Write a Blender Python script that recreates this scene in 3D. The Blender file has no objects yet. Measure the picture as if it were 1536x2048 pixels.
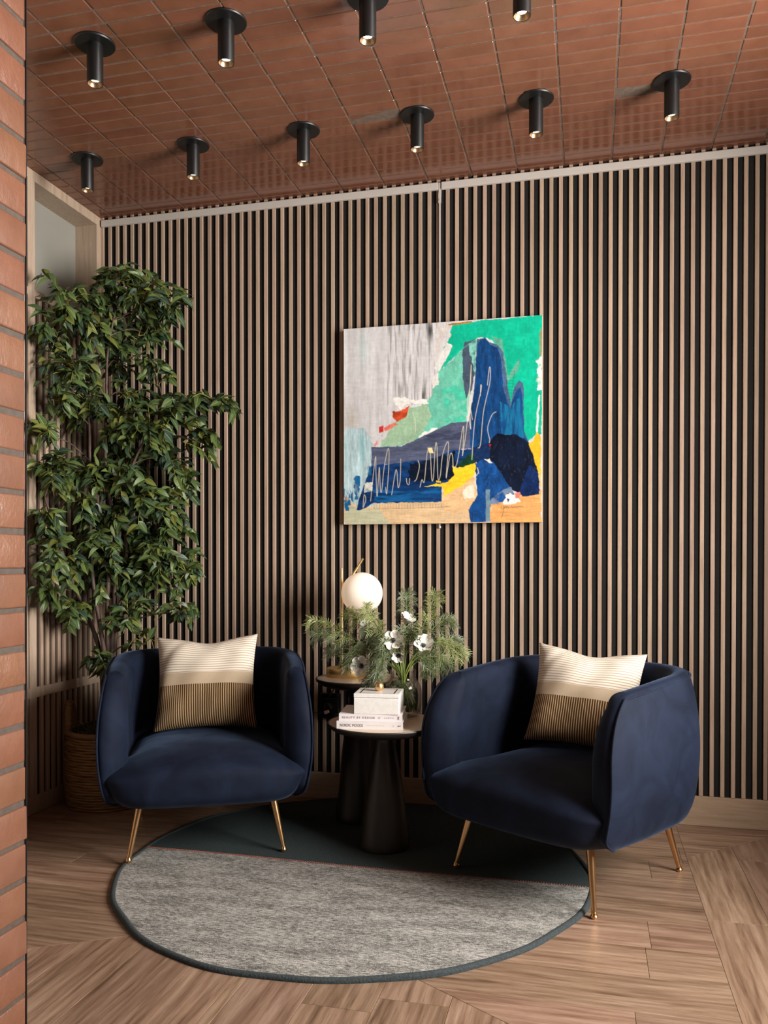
import bpy, bmesh, math, random
import numpy as np
from mathutils import Vector, Matrix, Euler
random.seed(7); rng = np.random.default_rng(7)
S = bpy.context.scene
COL = S.collection
PI = math.pi
R = math.radians

# ------------------------------------------------------------------ camera, world, light, exposure
cam_d = bpy.data.cameras.new('camera'); cam = bpy.data.objects.new('camera', cam_d); COL.objects.link(cam)
cam.location = (2.3722, -3.675, 1.1)
cam.rotation_euler = (R(90 - 0.6054), 0, R(13.9406))
cam_d.sensor_fit = 'HORIZONTAL'; cam_d.sensor_width = 36.0
cam_d.lens = 1646.2 / 1536 * 36.0
cam_d.shift_y = 123.0 / 1536
cam_d.clip_start = 0.05
S.camera = cam
S.view_settings.view_transform = 'Standard'; S.view_settings.look = 'None'
S.view_settings.gamma = 1.0; S.view_settings.use_curve_mapping = False
S.view_settings.exposure = 0.0

W = bpy.data.worlds.new('world'); S.world = W; W.use_nodes = True
bg = W.node_tree.nodes['Background']; bg.inputs[0].default_value = (1.0, 0.93, 0.86, 1); bg.inputs[1].default_value = 0.06

def area(name, loc, target, sx, sy, power, col, spread=180):
    d = bpy.data.lights.new(name, 'AREA'); d.shape = 'RECTANGLE'; d.size = sx; d.size_y = sy
    d.energy = power; d.color = col; d.spread = R(spread)
    o = bpy.data.objects.new(name, d); COL.objects.link(o); o.location = loc
    v = Vector(target) - Vector(loc); o.rotation_euler = v.to_track_quat('-Z', 'Z').to_euler()
    return o
# daylight standing in the window opening of the right-hand wall
WIN = dict(x=3.75, y0=-2.45, y1=-1.05, z0=0.82, z1=2.45)
area('window_daylight', (4.35, -1.60, 1.62), (3.0, -1.60, 1.62), 1.8, 1.75, 400, (1.0, 0.955, 0.90))

# ------------------------------------------------------------------ helpers
def link(o): COL.objects.link(o); return o
def mesh_from(name, V, F, mat=None, smooth=False, mats=None, fm=None):
    me = bpy.data.meshes.new(name); me.from_pydata([tuple(v) for v in V], [], [tuple(f) for f in F]); me.update()
    for m in (mats or ([mat] if mat else [])): me.materials.append(m)
    if fm is not None: me.polygons.foreach_set('material_index', fm)
    if smooth: me.polygons.foreach_set('use_smooth', [True] * len(me.polygons))
    return me
def obj(name, me, parent=None, loc=(0, 0, 0), rot=(0, 0, 0)):
    o = bpy.data.objects.new(name, me); link(o); o.location = loc; o.rotation_euler = rot
    if parent: o.parent = parent
    return o
def thing(name, label, cat, loc=(0, 0, 0), rot=(0, 0, 0), group=None):
    o = bpy.data.objects.new(name, None); o.empty_display_size = 0.05; link(o); o.location = loc; o.rotation_euler = rot
    return tag(o, label, cat, group)
def tag(o, label, cat, group=None):
    o['label'] = label; o['category'] = cat
    if group: o['group'] = group
    return o
def struct(o): o['kind'] = 'structure'; return o

class MB:
    def __init__(s): s.V = []; s.F = []; s.FM = []
    def add(s, V, F, m=0):
        n = len(s.V); s.V += [tuple(v) for v in V]; s.F += [tuple(i + n for i in f) for f in F]; s.FM += [m] * len(F); return s
    def box(s, x0, x1, y0, y1, z0, z1, m=0):
        V = [(x, y, z) for z in (z0, z1) for y in (y0, y1) for x in (x0, x1)]
        return s.add(V, [(0, 2, 3, 1), (4, 5, 7, 6), (0, 1, 5, 4), (2, 6, 7, 3), (0, 4, 6, 2), (1, 3, 7, 5)], m)
    def tube(s, pts, rad, n=8, caps=True, m=0):
        pts = [Vector(p) for p in pts]; k = len(pts)
        if not hasattr(rad, '__len__'): rad = [rad] * k
        V = []; ref = None
        for i, p in enumerate(pts):
            t = (pts[min(i + 1, k - 1)] - pts[max(i - 1, 0)]).normalized()
            if ref is None: ref = t.orthogonal().normalized()
            ref = (ref - t * ref.dot(t)).normalized(); b = t.cross(ref)
            for j in range(n):
                a = 2 * PI * j / n; V.append(p + (ref * math.cos(a) + b * math.sin(a)) * rad[i])
        F = [(i * n + j, i * n + (j + 1) % n, (i + 1) * n + (j + 1) % n, (i + 1) * n + j) for i in range(k - 1) for j in range(n)]
        if caps: F += [tuple(range(n))[::-1], tuple((k - 1) * n + j for j in range(n))]
        return s.add(V, F, m)
    def lathe(s, prof, n=48, m=0, c=(0, 0), caps=True):
        V = []; F = []; k = len(prof)
        for (r, z) in prof:
            for j in range(n):
                a = 2 * PI * j / n; V.append((c[0] + r * math.cos(a), c[1] + r * math.sin(a), z))
        for i in range(k - 1):
            for j in range(n): F.append((i * n + j, i * n + (j + 1) % n, (i + 1) * n + (j + 1) % n, (i + 1) * n + j))
        if caps and prof[0][0] > 1e-6: F.append(tuple(range(n))[::-1])
        if caps and prof[-1][0] > 1e-6: F.append(tuple((k - 1) * n + j for j in range(n)))
        return s.add(V, F, m)
    def mesh(s, name, mat=None, smooth=False, mats=None):
        return mesh_from(name, s.V, s.F, mat, smooth, mats, s.FM if mats else None)
def bevel_box(x, y, z, b, seg=1):
    bm = bmesh.new(); bmesh.ops.create_cube(bm, size=1.0)
    bmesh.ops.scale(bm, vec=(x, y, z), verts=bm.verts)
    bmesh.ops.bevel(bm, geom=list(bm.edges), offset=b, segments=seg, profile=0.5, affect='EDGES')
    return bm
def bm_mesh(bm, name, mat, smooth=False):
    me = bpy.data.meshes.new(name); bm.to_mesh(me); bm.free(); me.materials.append(mat)
    if smooth: me.polygons.foreach_set('use_smooth', [True] * len(me.polygons))
    return me
def autosmooth(me, ang=35):
    me.polygons.foreach_set('use_smooth', [True] * len(me.polygons))
    me.set_sharp_from_angle(angle=R(ang)); return me
def catmull(P, n=8):
    P = [Vector(p) for p in P]; out = []
    for i in range(len(P) - 1):
        p0, p1, p2, p3 = P[max(i - 1, 0)], P[i], P[i + 1], P[min(i + 2, len(P) - 1)]
        for k in range(n):
            t = k / n
            out.append(0.5 * ((2 * p1) + (p2 - p0) * t + (2 * p0 - 5 * p1 + 4 * p2 - p3) * t * t + (3 * p1 - p0 - 3 * p2 + p3) * t ** 3))
    out.append(P[-1]); return out

# ------------------------------------------------------------------ materials
class NT:
    def __init__(s, name):
        s.m = bpy.data.materials.new(name); s.m.use_nodes = True; s.t = s.m.node_tree; s.n = s.t.nodes
        s.b = s.n['Principled BSDF']
    def node(s, typ, **kw):
        n = s.n.new(typ)
        for k, v in kw.items():
            if k.startswith('i_'): n.inputs[k[2:].replace('_', ' ')].default_value = v
            else: setattr(n, k, v)
        return n
    def l(s, a, b): s.t.links.new(a, b)
    def set(s, **kw):
        for k, v in kw.items():
            k = k.replace('_', ' ')
            s.b.inputs[k].default_value = v
        return s
    def coords(s, scale=(1, 1, 1), kind='Object', rnd=0.0):
        tc = s.node('ShaderNodeTexCoord'); mp = s.node('ShaderNodeMapping'); mp.inputs['Scale'].default_value = scale
        s.l(tc.outputs[kind], mp.inputs['Vector'])
        if rnd:
            oi = s.node('ShaderNodeObjectInfo'); mu = s.node('ShaderNodeMath', operation='MULTIPLY'); mu.inputs[1].default_value = rnd
            s.l(oi.outputs['Random'], mu.inputs[0]); cx = s.node('ShaderNodeCombineXYZ')
            for k in range(3): s.l(mu.outputs[0], cx.inputs[k])
            s.l(cx.outputs[0], mp.inputs['Location'])
        return mp.outputs[0]
    def noise(s, vec, scale, detail=4, rough=0.5, dist=0.0):
        n = s.node('ShaderNodeTexNoise'); n.inputs['Scale'].default_value = scale; n.inputs['Detail'].default_value = detail
        n.inputs['Roughness'].default_value = rough; n.inputs['Distortion'].default_value = dist
        if vec is not None: s.l(vec, n.inputs['Vector'])
        return n.outputs['Fac']
    def ramp(s, fac, stops):
        r = s.node('ShaderNodeValToRGB'); e = r.color_ramp.elements
        while len(e) < len(stops): e.new(0.5)
        for el, (p, c) in zip(e, stops): el.position = p; el.color = (*c, 1) if len(c) == 3 else c
        s.l(fac, r.inputs[0]); return r.outputs[0]
    def mix(s, fac, a, b, mode='MIX'):
        m = s.node('ShaderNodeMix', data_type='RGBA', blend_type=mode)
        if hasattr(fac, 'is_linked'): s.l(fac, m.inputs[0])
        else: m.inputs[0].default_value = fac
        for k, v in ((6, a), (7, b)):
            if hasattr(v, 'is_linked'): s.l(v, m.inputs[k])
            else: m.inputs[k].default_value = (*v, 1)
        return m.outputs[2]
    def rnd_value(s, col, lo, hi, hue=0.0, sat=None):
        oi = s.node('ShaderNodeObjectInfo'); mr = s.node('ShaderNodeMapRange'); mr.inputs[3].default_value = lo; mr.inputs[4].default_value = hi
        s.l(oi.outputs['Random'], mr.inputs[0]); h = s.node('ShaderNodeHueSaturation'); s.l(mr.outputs[0], h.inputs['Value'])
        if hue:
            m2 = s.node('ShaderNodeMath', operation='MULTIPLY'); m2.inputs[1].default_value = 37.7; s.l(oi.outputs['Random'], m2.inputs[0])
            m3 = s.node('ShaderNodeMath', operation='FRACT'); s.l(m2.outputs[0], m3.inputs[0])
            m4 = s.node('ShaderNodeMapRange'); m4.inputs[3].default_value = 0.5 - hue; m4.inputs[4].default_value = 0.5 + hue
            s.l(m3.outputs[0], m4.inputs[0]); s.l(m4.outputs[0], h.inputs['Hue'])
        s.l(col, h.inputs['Color']); return h.outputs[0]
    def col(s, c): s.l(c, s.b.inputs['Base Color']); return s
    def bump(s, h, strength=0.2, dist=0.01):
        b = s.node('ShaderNodeBump'); b.inputs['Strength'].default_value = strength; b.inputs['Distance'].default_value = dist
        s.l(h, b.inputs['Height']); s.l(b.outputs[0], s.b.inputs['Normal']); return s
def plain(name, c, rough=0.5, metal=0.0, var=0.12, scale=30, bump=0.0, **kw):
    t = NT(name); t.set(Roughness=rough, Metallic=metal, **kw)
    n = t.noise(t.coords(), scale, 4)
    d = tuple(x * (1 - var) for x in c); h = tuple(min(1, x * (1 + var)) for x in c)
    t.col(t.ramp(n, [(0.3, d), (0.7, h)]))
    if bump: t.bump(n, bump, 0.004)
    return t.m
def wood(name, dark, mid, light, grain=(1, 1, 1), rough=0.45, lo=0.85, hi=1.12, hue=0.0, bump=0.06, fine=70, spec=0.5):
    t = NT(name); t.set(Roughness=rough); t.b.inputs['Specular IOR Level'].default_value = spec
    v = t.coords(grain, rnd=53.0)
    a = t.noise(v, 6, 6, 0.55, 0.6); f = t.noise(v, fine, 3, 0.6)
    c1 = t.ramp(a, [(0.28, dark), (0.5, mid), (0.74, light)])
    c2 = t.mix(t.ramp(f, [(0.35, (0, 0, 0)), (0.75, (0.55, 0.55, 0.55))]), c1, dark)
    t.col(t.rnd_value(c2, lo, hi, hue)); t.bump(f, bump, 0.002); return t.m

M = {}
M['slat'] = wood('pale_oak_slat', (0.35, 0.245, 0.175), (0.46, 0.335, 0.25), (0.53, 0.40, 0.305), (14, 14, 0.7), 0.5, 0.86, 1.10, 0.008, 0.05, 60, 0.3)
M['oak'] = wood('pale_oak_casing', (0.36, 0.265, 0.19), (0.46, 0.35, 0.26), (0.52, 0.41, 0.315), (14, 14, 0.9), 0.5, 0.97, 1.03, 0.0, 0.08, 60, 0.3)
M['oak_h'] = wood('pale_oak_board', (0.32, 0.225, 0.15), (0.40, 0.29, 0.2), (0.47, 0.35, 0.25), (0.9, 14, 14), 0.5, 0.97, 1.03, 0.0, 0.06, 60, 0.3)
M['back_wood'] = wood('brown_backing', (0.028, 0.016, 0.011), (0.042, 0.025, 0.017), (0.055, 0.033, 0.023), (9, 9, 0.7), 0.6)
M['felt'] = plain('black_felt', (0.0055, 0.0050, 0.0046), 0.95, var=0.3, scale=180)
M['rail'] = plain('pale_painted_metal', (0.56, 0.52, 0.48), 0.35, var=0.02)
M['grout'] = plain('brown_grout', (0.125, 0.088, 0.066), 0.9, var=0.25, scale=60, bump=0.3)
M['grout_p'] = plain('grey_brown_mortar', (0.046, 0.033, 0.025), 0.85, var=0.2, scale=90, bump=0.4)
def tile_mat():
    t = NT('glazed_terracotta'); t.set(Roughness=0.16); t.b.inputs['Specular IOR Level'].default_value = 0.62
    v = t.coords((1, 1, 1), rnd=31.0)
    a = t.noise(v, 9, 5, 0.6); s = t.noise(v, 160, 2, 0.6)
    c = t.ramp(a, [(0.3, (0.160, 0.062, 0.035)), (0.55, (0.190, 0.076, 0.043)), (0.78, (0.22, 0.093, 0.055))])
    c = t.mix(t.ramp(s, [(0.62, (0, 0, 0)), (0.72, (0.35, 0.35, 0.35))]), c, (0.11, 0.05, 0.035))
    t.col(t.rnd_value(c, 0.92, 1.07, 0.003))
    rr = t.ramp(a, [(0.3, (0.10,) * 3), (0.7, (0.24,) * 3)]); t.l(rr, t.b.inputs['Roughness'])
    w = t.noise(v, 26, 3, 0.5); t.bump(w, 0.10, 0.006); return t.m
M['tile'] = tile_mat()
def brick_mat():
    t = NT('glazed_brick'); t.set(Roughness=0.36); t.b.inputs['Specular IOR Level'].default_value = 0.62
    v = t.coords((1, 1, 1), rnd=31.0)
    a = t.noise(v, 14, 5, 0.6)
    c = t.ramp(a, [(0.3, (0.108, 0.044, 0.0235)), (0.55, (0.128, 0.053, 0.029)), (0.8, (0.150, 0.066, 0.039))])
    t.col(t.rnd_value(c, 0.92, 1.06, 0.004))
    tc = t.coords((1.0, 1.0, 0.7), rnd=11.0); w = t.noise(tc, 80, 4, 0.62)
    oi = t.node('ShaderNodeObjectInfo'); mr = t.node('ShaderNodeMapRange'); mr.inputs[3].default_value = 0.06; mr.inputs[4].default_value = 0.55
    t.l(oi.outputs['Random'], mr.inputs[0])
    b = t.node('ShaderNodeBump'); b.inputs['Distance'].default_value = 0.004; t.l(mr.outputs[0], b.inputs['Strength'])
    t.l(w, b.inputs['Height']); t.l(b.outputs[0], t.b.inputs['Normal']); return t.m
M['brick'] = brick_mat()
def plank_mat():
    t = NT('oak_floor_plank'); t.set(Roughness=0.36); t.b.inputs['Specular IOR Level'].default_value = 0.45
    a = t.noise(t.coords((0.55, 5.5, 5), rnd=53.0), 4.5, 5, 0.55, 0.7)
    g = t.noise(t.coords((1.5, 36, 10), rnd=53.0), 5, 5, 0.65, 0.6)
    f = t.noise(t.coords((7, 170, 50), rnd=53.0), 3, 4, 0.7)
    w = t.node('ShaderNodeTexWave', wave_type='BANDS', bands_direction='Y'); w.inputs['Scale'].default_value = 5.5; w.inputs['Distortion'].default_value = 9; w.inputs['Detail'].default_value = 2; w.inputs['Detail Scale'].default_value = 0.9
    t.l(t.coords((0.45, 2.2, 1), rnd=53.0), w.inputs['Vector'])
    m = t.mix(0.36, a, g); m = t.mix(0.07, m, w.outputs['Fac'])
    c = t.ramp(m, [(0.33, (0.100, 0.055, 0.033)), (0.43, (0.190, 0.114, 0.073)), (0.54, (0.280, 0.180, 0.122)), (0.68, (0.380, 0.265, 0.190))])
    c = t.mix(t.ramp(f, [(0.50, (0, 0, 0)), (0.68, (0.42, 0.42, 0.42))]), c, (0.14, 0.08, 0.05))
    t.col(t.rnd_value(c, 0.85, 1.12, 0.005)); t.bump(f, 0.05, 0.002); return t.m
M['plank'] = plank_mat()
M['subfloor'] = plain('dark_joint', (0.05, 0.03, 0.02), 0.9)
M['glass_frost'] = plain('frosted_grey_glass', (0.29, 0.285, 0.25), 0.22, var=0.05, scale=3)
M['plaster'] = plain('warm_plaster', (0.42, 0.38, 0.33), 0.8, var=0.05)
M['black_metal'] = plain('black_powder_coat', (0.006, 0.006, 0.0065), 0.42, var=0.15, scale=120)
M['black_trim'] = plain('black_steel_trim', (0.02, 0.021, 0.024), 0.3, metal=0.6)
def brass(name, c, rough):
    t = NT(name); t.set(Roughness=rough, Metallic=1.0); n = t.noise(t.coords((2, 2, 60)), 20, 3)
    t.col(t.ramp(n, [(0.3, tuple(x * 0.9 for x in c)), (0.7, c)])); return t.m
M['brass'] = brass('brushed_brass', (0.86, 0.60, 0.26), 0.42)
M['rose_brass'] = brass('copper_gold_metal', (0.74, 0.45, 0.22), 0.28)
M['satin_gold'] = brass('satin_gold', (0.78, 0.52, 0.25), 0.36)
M['reflector'] = brass('gold_reflector', (0.42, 0.29, 0.18), 0.38)
def emit(name, c, st, base=None, rough=0.4):
    t = NT(name); t.set(Roughness=rough); t.b.inputs['Base Color'].default_value = (*(base or c), 1)
    t.b.inputs['Emission Color'].default_value = (*c, 1); t.b.inputs['Emission Strength'].default_value = st
    n = t.noise(t.coords(), 4, 1); t.col(t.ramp(n, [(0.3, tuple(x * 0.98 for x in (base or c))), (0.7, (base or c))])); return t.m
M['bulb'] = emit('warm_bulb', (1.0, 0.80, 0.52), 7.0)
M['opal'] = emit('opal_glass_lit', (1.0, 0.70, 0.46), 0.42, (0.80, 0.78, 0.74), 0.25)
def velvet():
    t = NT('navy_velvet'); t.set(Roughness=0.75); t.b.inputs['Specular IOR Level'].default_value = 0.15
    v = t.coords(); a = t.noise(v, 7, 4, 0.6, 0.8); f = t.noise(v, 900, 2, 0.5)
    t.col(t.ramp(a, [(0.3, (0.0034, 0.0060, 0.0150)), (0.7, (0.0088, 0.0146, 0.0340))]))
    t.b.inputs['Sheen Weight'].default_value = 0.36; t.b.inputs['Sheen Roughness'].default_value = 0.30
    t.l(t.ramp(a, [(0.3, (0.09, 0.145, 0.26)), (0.7, (0.22, 0.32, 0.52))]), t.b.inputs['Sheen Tint'])
    t.bump(f, 0.12, 0.001); return t.m
M['velvet'] = velvet()
M['table_black'] = plain('dark_brown_lacquer', (0.018, 0.013, 0.011), 0.42, var=0.1)
M['table_top'] = wood('pale_stone_top', (0.58, 0.47, 0.35), (0.64, 0.53, 0.405), (0.69, 0.58, 0.46), (3, 9, 9), 0.3, 1, 1.001, 0, 0.02, 40)
def marble():
    t = NT('white_marble'); t.set(Roughness=0.32); v = t.coords()
    a = t.noise(v, 16, 7, 0.6, 1.2); t.col(t.ramp(a, [(0.40, (0.80, 0.785, 0.76)), (0.5, (0.74, 0.727, 0.70)), (0.53, (0.79, 0.775, 0.75)), (0.8, (0.82, 0.80, 0.775))])); return t.m
M['marble'] = marble()
M['bronze'] = plain('dark_bronze_inlay', (0.09, 0.05, 0.03), 0.4, metal=0.7)
M['cover'] = plain('matt_white_book_cover', (0.74, 0.70, 0.71), 0.45, var=0.02)
M['pages'] = plain('paper_pages', (0.78, 0.75, 0.71), 0.8, var=0.05, scale=200)
M['ink'] = plain('grey_ink', (0.12, 0.11, 0.11), 0.7)
M['ink_pale'] = plain('pale_ink', (0.40, 0.37, 0.37), 0.7)
M['ink_red'] = plain('plum_ink', (0.17, 0.095, 0.105), 0.7)
def glass():
    t = NT('smoked_glass'); t.n.remove(t.b); out = t.n['Material Output']
    tr = t.node('ShaderNodeBsdfTransparent'); gl = t.node('ShaderNodeBsdfGlossy'); gl.inputs['Roughness'].default_value = 0.03
    n = t.noise(t.coords(), 12, 2); lw = t.node('ShaderNodeLayerWeight'); lw.inputs['Blend'].default_value = 0.25
    t.l(t.ramp(lw.outputs['Facing'], [(0.0, (0.985, 0.985, 0.975)), (0.75, (0.95, 0.94, 0.93)), (1.0, (0.86, 0.82, 0.78))]), tr.inputs['Color'])
    mx = t.node('ShaderNodeMixShader'); fr = t.node('ShaderNodeFresnel'); fr.inputs['IOR'].default_value = 1.4
    hf = t.node('ShaderNodeMath', operation='MULTIPLY'); hf.inputs[1].default_value = 0.5; t.l(fr.outputs[0], hf.inputs[0]); t.l(hf.outputs[0], mx.inputs[0]); t.l(tr.outputs[0], mx.inputs[1]); t.l(gl.outputs[0], mx.inputs[2]); t.l(mx.outputs[0], out.inputs['Surface']); return t.m
M['glass'] = glass()
def vcol(name, attr, rough=0.45, spec=0.4, extra=None, **kw):
    t = NT(name); t.set(Roughness=rough, **kw); t.b.inputs['Specular IOR Level'].default_value = spec
    a = t.node('ShaderNodeVertexColor'); a.layer_name = attr
    n = t.noise(t.coords(), 60, 3); t.col(t.mix(t.ramp(n, [(0.3, (0.1,) * 3), (0.7, (0.0,) * 3)]), a.outputs['Color'], (0, 0, 0)))
    return t
t_ = vcol('ficus_leaf', 'tint', 0.42, 0.40); M['leaf'] = t_.m
M['bark'] = wood('brown_bark', (0.035, 0.020, 0.014), (0.085, 0.05, 0.036), (0.17, 0.11, 0.085), (6, 6, 1.5), 0.6, 1, 1.001, 0, 0.4, 40)
M['twig'] = plain('yellow_green_twig', (0.25, 0.23, 0.045), 0.5, var=0.3)
M['petal'] = plain('white_petal', (0.78, 0.75, 0.67), 0.55, var=0.04, scale=20, Subsurface_Weight=0.15)
M['anther'] = plain('black_anther', (0.012, 0.012, 0.016), 0.6, var=0.3)
M['needle'] = plain('green_needles', (0.088, 0.112, 0.046), 0.45, var=0.5, scale=14)
M['needle_y'] = plain('yellow_green_needles', (0.20, 0.225, 0.075), 0.45, var=0.35, scale=14)
M['needle_g'] = plain('grey_green_needles', (0.12, 0.148, 0.080), 0.45, var=0.45, scale=14)
M['stem'] = plain('fresh_green_stem', (0.17, 0.24, 0.04), 0.45, var=0.2)
M['moss'] = plain('brown_green_moss', (0.055, 0.05, 0.015), 0.9, var=0.5, scale=60, bump=0.5)
M['reed'] = wood('woven_reed', (0.13, 0.065, 0.024), (0.25, 0.135, 0.055), (0.36, 0.21, 0.095), (3, 3, 14), 0.6, 0.85, 1.15, 0.0, 0.3, 50)
def rug_grey():
    t = NT('grey_flecked_wool'); t.set(Roughness=0.95); t.b.inputs['Specular IOR Level'].default_value = 0.1
    a = t.noise(t.coords((20, 80, 10)), 2.4, 6, 0.78, 0.4); b = t.noise(t.coords((170, 330, 10)), 2.0, 5, 0.85); c = t.noise(t.coords((2.5, 9, 1)), 2.0, 3)
    m = t.mix(0.60, a, b); m = t.mix(0.10, m, c)
    t.col(t.ramp(m, [(0.43, (0.022, 0.022, 0.021)), (0.475, (0.11, 0.108, 0.10)), (0.52, (0.32, 0.308, 0.285)), (0.565, (0.60, 0.58, 0.54))]))
    t.bump(b, 0.5, 0.004); return t.m
M['rug_grey'] = rug_grey()
def rug_teal():
    t = NT('dark_teal_wool'); t.set(Roughness=0.95); t.b.inputs['Specular IOR Level'].default_value = 0.1
    b = t.noise(t.coords((120, 120, 10)), 2.0, 5, 0.8)
    t.col(t.ramp(b, [(0.35, (0.024, 0.036, 0.038)), (0.7, (0.068, 0.088, 0.088))])); t.bump(b, 0.6, 0.004); return t.m
M['rug_teal'] = rug_teal()
M['rug_edge'] = plain('teal_edge_binding', (0.030, 0.041, 0.045), 0.9, var=0.35, scale=160, bump=0.5)
M['thread'] = plain('coral_thread', (0.42, 0.12, 0.075), 0.8, var=0.2)
def cushion_mat():
    t = NT('woven_cushion'); t.set(Roughness=0.9); t.b.inputs['Specular IOR Level'].default_value = 0.1
    uv = t.node('ShaderNodeTexCoord'); sp = t.node('ShaderNodeSeparateXYZ'); t.l(uv.outputs['UV'], sp.inputs[0])
    nz = t.noise(uv.outputs['UV'], 7, 2); nf = t.noise(uv.outputs['UV'], 160, 3, 0.7)
    def wave(out, freq, wob):
        m = t.node('ShaderNodeMath', operation='MULTIPLY'); m.inputs[1].default_value = freq; t.l(out, m.inputs[0])
        w = t.node('ShaderNodeMath', operation='MULTIPLY'); w.inputs[1].default_value = wob; t.l(nz, w.inputs[0])
        a = t.node('ShaderNodeMath', operation='ADD'); t.l(m.outputs[0], a.inputs[0]); t.l(w.outputs[0], a.inputs[1])
        s = t.node('ShaderNodeMath', operation='SINE'); t.l(a.outputs[0], s.inputs[0])
        h = t.node('ShaderNodeMath', operation='MULTIPLY_ADD'); h.inputs[1].default_value = 0.5; h.inputs[2].default_value = 0.5; t.l(s.outputs[0], h.inputs[0]); return h.outputs[0]
    top = t.ramp(wave(sp.outputs['Y'], 2 * PI * 37, 2), [(0.12, (0.45, 0.35, 0.25)), (0.42, (0.74, 0.68, 0.59))])
    bot = t.ramp(wave(sp.outputs['X'], 2 * PI * 46, 1.6), [(0.60, (0.080, 0.038, 0.009)), (0.90, (0.58, 0.43, 0.28))])
    band = t.ramp(nf, [(0.3, (0.44, 0.34, 0.23)), (0.7, (0.54, 0.43, 0.31))])
    def step(v):
        g = t.node('ShaderNodeMath', operation='GREATER_THAN'); g.inputs[1].default_value = v; t.l(sp.outputs['Y'], g.inputs[0]); return g.outputs[0]
    c = t.mix(step(0.45), bot, band); c = t.mix(step(0.575), c, top)
    t.col(t.mix(0.12, c, nf, 'MULTIPLY')); t.bump(nf, 0.25, 0.002); return t.m
M['cushion'] = cushion_mat()
t_ = vcol('oil_paint', 'paint', 0.38, 0.35); t_.bump(t_.noise(t_.coords((9, 9, 26)), 22, 5, 0.65), 0.12, 0.002); M['paint'] = t_.m
M['canvas'] = plain('cream_canvas_edge', (0.62, 0.56, 0.47), 0.8, var=0.06, scale=200)
M['gloss_black'] = plain('gloss_black_plastic', (0.004, 0.004, 0.005), 0.12)
M['plug_glint'] = plain('painted_pink_reflection', (0.62, 0.42, 0.37), 0.3, var=0.15, scale=60)  # pale pink base colour stands in for a reflection on the black plug
M['cable'] = plain('brown_fabric_cable', (0.08, 0.045, 0.02), 0.7)

# ------------------------------------------------------------------ floor of mitred oak planks
ZC = 2.835
floor = struct(obj('floor', MB().box(-0.6, 3.75, -5.4, 0.12, -0.06, -0.0045).mesh('floor', M['subfloor'])))
def clip(poly, a, b, c):            # keep a*x+b*y <= c
    out = []
    for i in range(len(poly)):
        p, q = poly[i], poly[(i + 1) % len(poly)]; dp = a * p[0] + b * p[1] - c; dq = a * q[0] + b * q[1] - c
        if dp <= 0: out.append(p)
        if (dp < 0 < dq) or (dq < 0 < dp):
            t = dp / (dp - dq); out.append((p[0] + t * (q[0] - p[0]), p[1] + t * (q[1] - p[1])))
    return out
AX, AY = 1.461, -1.255              # apex of the wedge under the rug
XB, YM = 2.733, -0.41
regX = [[(1, 0, AX), (0.6, -1, 0.6 * AX - AY)], [(-1, 0, -AX), (1, 0, XB), (-0.61, -1, -0.61 * AX - AY)], [(-1, 0, -XB), (0.94, -1, 0.94 * XB - YM)]]
regY = [[(1, 0, AX), (-0.6, 1, -0.6 * AX + AY)], [(-1, 0, -AX), (1, 0, XB), (0.61, 1, 0.61 * AX + AY)], [(-1, 0, -XB), (-0.94, 1, -0.94 * XB + YM)]]
def plank(poly, along_y, bw=0.0011):
    if len(poly) < 3: return
    ar = 0.5 * sum(poly[i][0] * poly[(i + 1) % len(poly)][1] - poly[(i + 1) % len(poly)][0] * poly[i][1] for i in range(len(poly)))
    if abs(ar) < 0.0006: return
    if ar < 0: poly = poly[::-1]
    cx = sum(p[0] for p in poly) / len(poly); cy = sum(p[1] for p in poly) / len(poly)
    loc = [(p[0] - cx, p[1] - cy) for p in poly]
    if along_y: loc = [(y, -x) for x, y in loc]
    def inset(d):
        res = list(loc); k = len(loc)
        for i in range(k):
            p, q = loc[i], loc[(i + 1) % k]; ex, ey = q[0] - p[0], q[1] - p[1]; L = math.hypot(ex, ey)
            if L < 1e-7: continue
            nx, ny = ey / L, -ex / L; res = clip(res, nx, ny, nx * p[0] + ny * p[1] - d)
        return res
    o_, t_ = inset(0.0004), inset(0.0004 + bw)
    if len(o_) != len(t_) or len(o_) < 3: o_ = t_ = inset(0.0006)
    if len(o_) < 3: return
    k = len(o_)
    V = [(x, y, -0.0045) for x, y in o_] + [(x, y, -0.0008) for x, y in o_] + [(x, y, 0.0) for x, y in t_]
    F = [tuple(range(2 * k, 3 * k))] + [(r * k + i, r * k + (i + 1) % k, (r + 1) * k + (i + 1) % k, (r + 1) * k + i) for r in (0, 1) for i in range(k)]
    obj('plank', mesh_from('plank', V, F, M['plank']), floor, (cx, cy, 0), (0, 0, PI / 2 if along_y else 0))
PWD = 0.182
for r in range(-11, 8):
    y0 = -1.39 + r * PWD; y1 = y0 + PWD
    if y0 > 0.04 or y1 < -3.2: continue
    y1 = min(y1, 0.03); off = random.uniform(0, 1.22)
    if r == 0: off = 2.533 - 1.22 * 2
    k = -1
    while off + k * 1.22 < 3.75:
        x0, x1 = max(off + k * 1.22, -0.2), min(off + (k + 1) * 1.22, 3.75); k += 1
        if x1 - x0 < 0.02: continue
        for reg in regX:
            p = [(x0, y0), (x1, y0), (x1, y1), (x0, y1)]
            for h in reg: p = clip(p, *h) if p else p
            plank(p, False)
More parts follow.
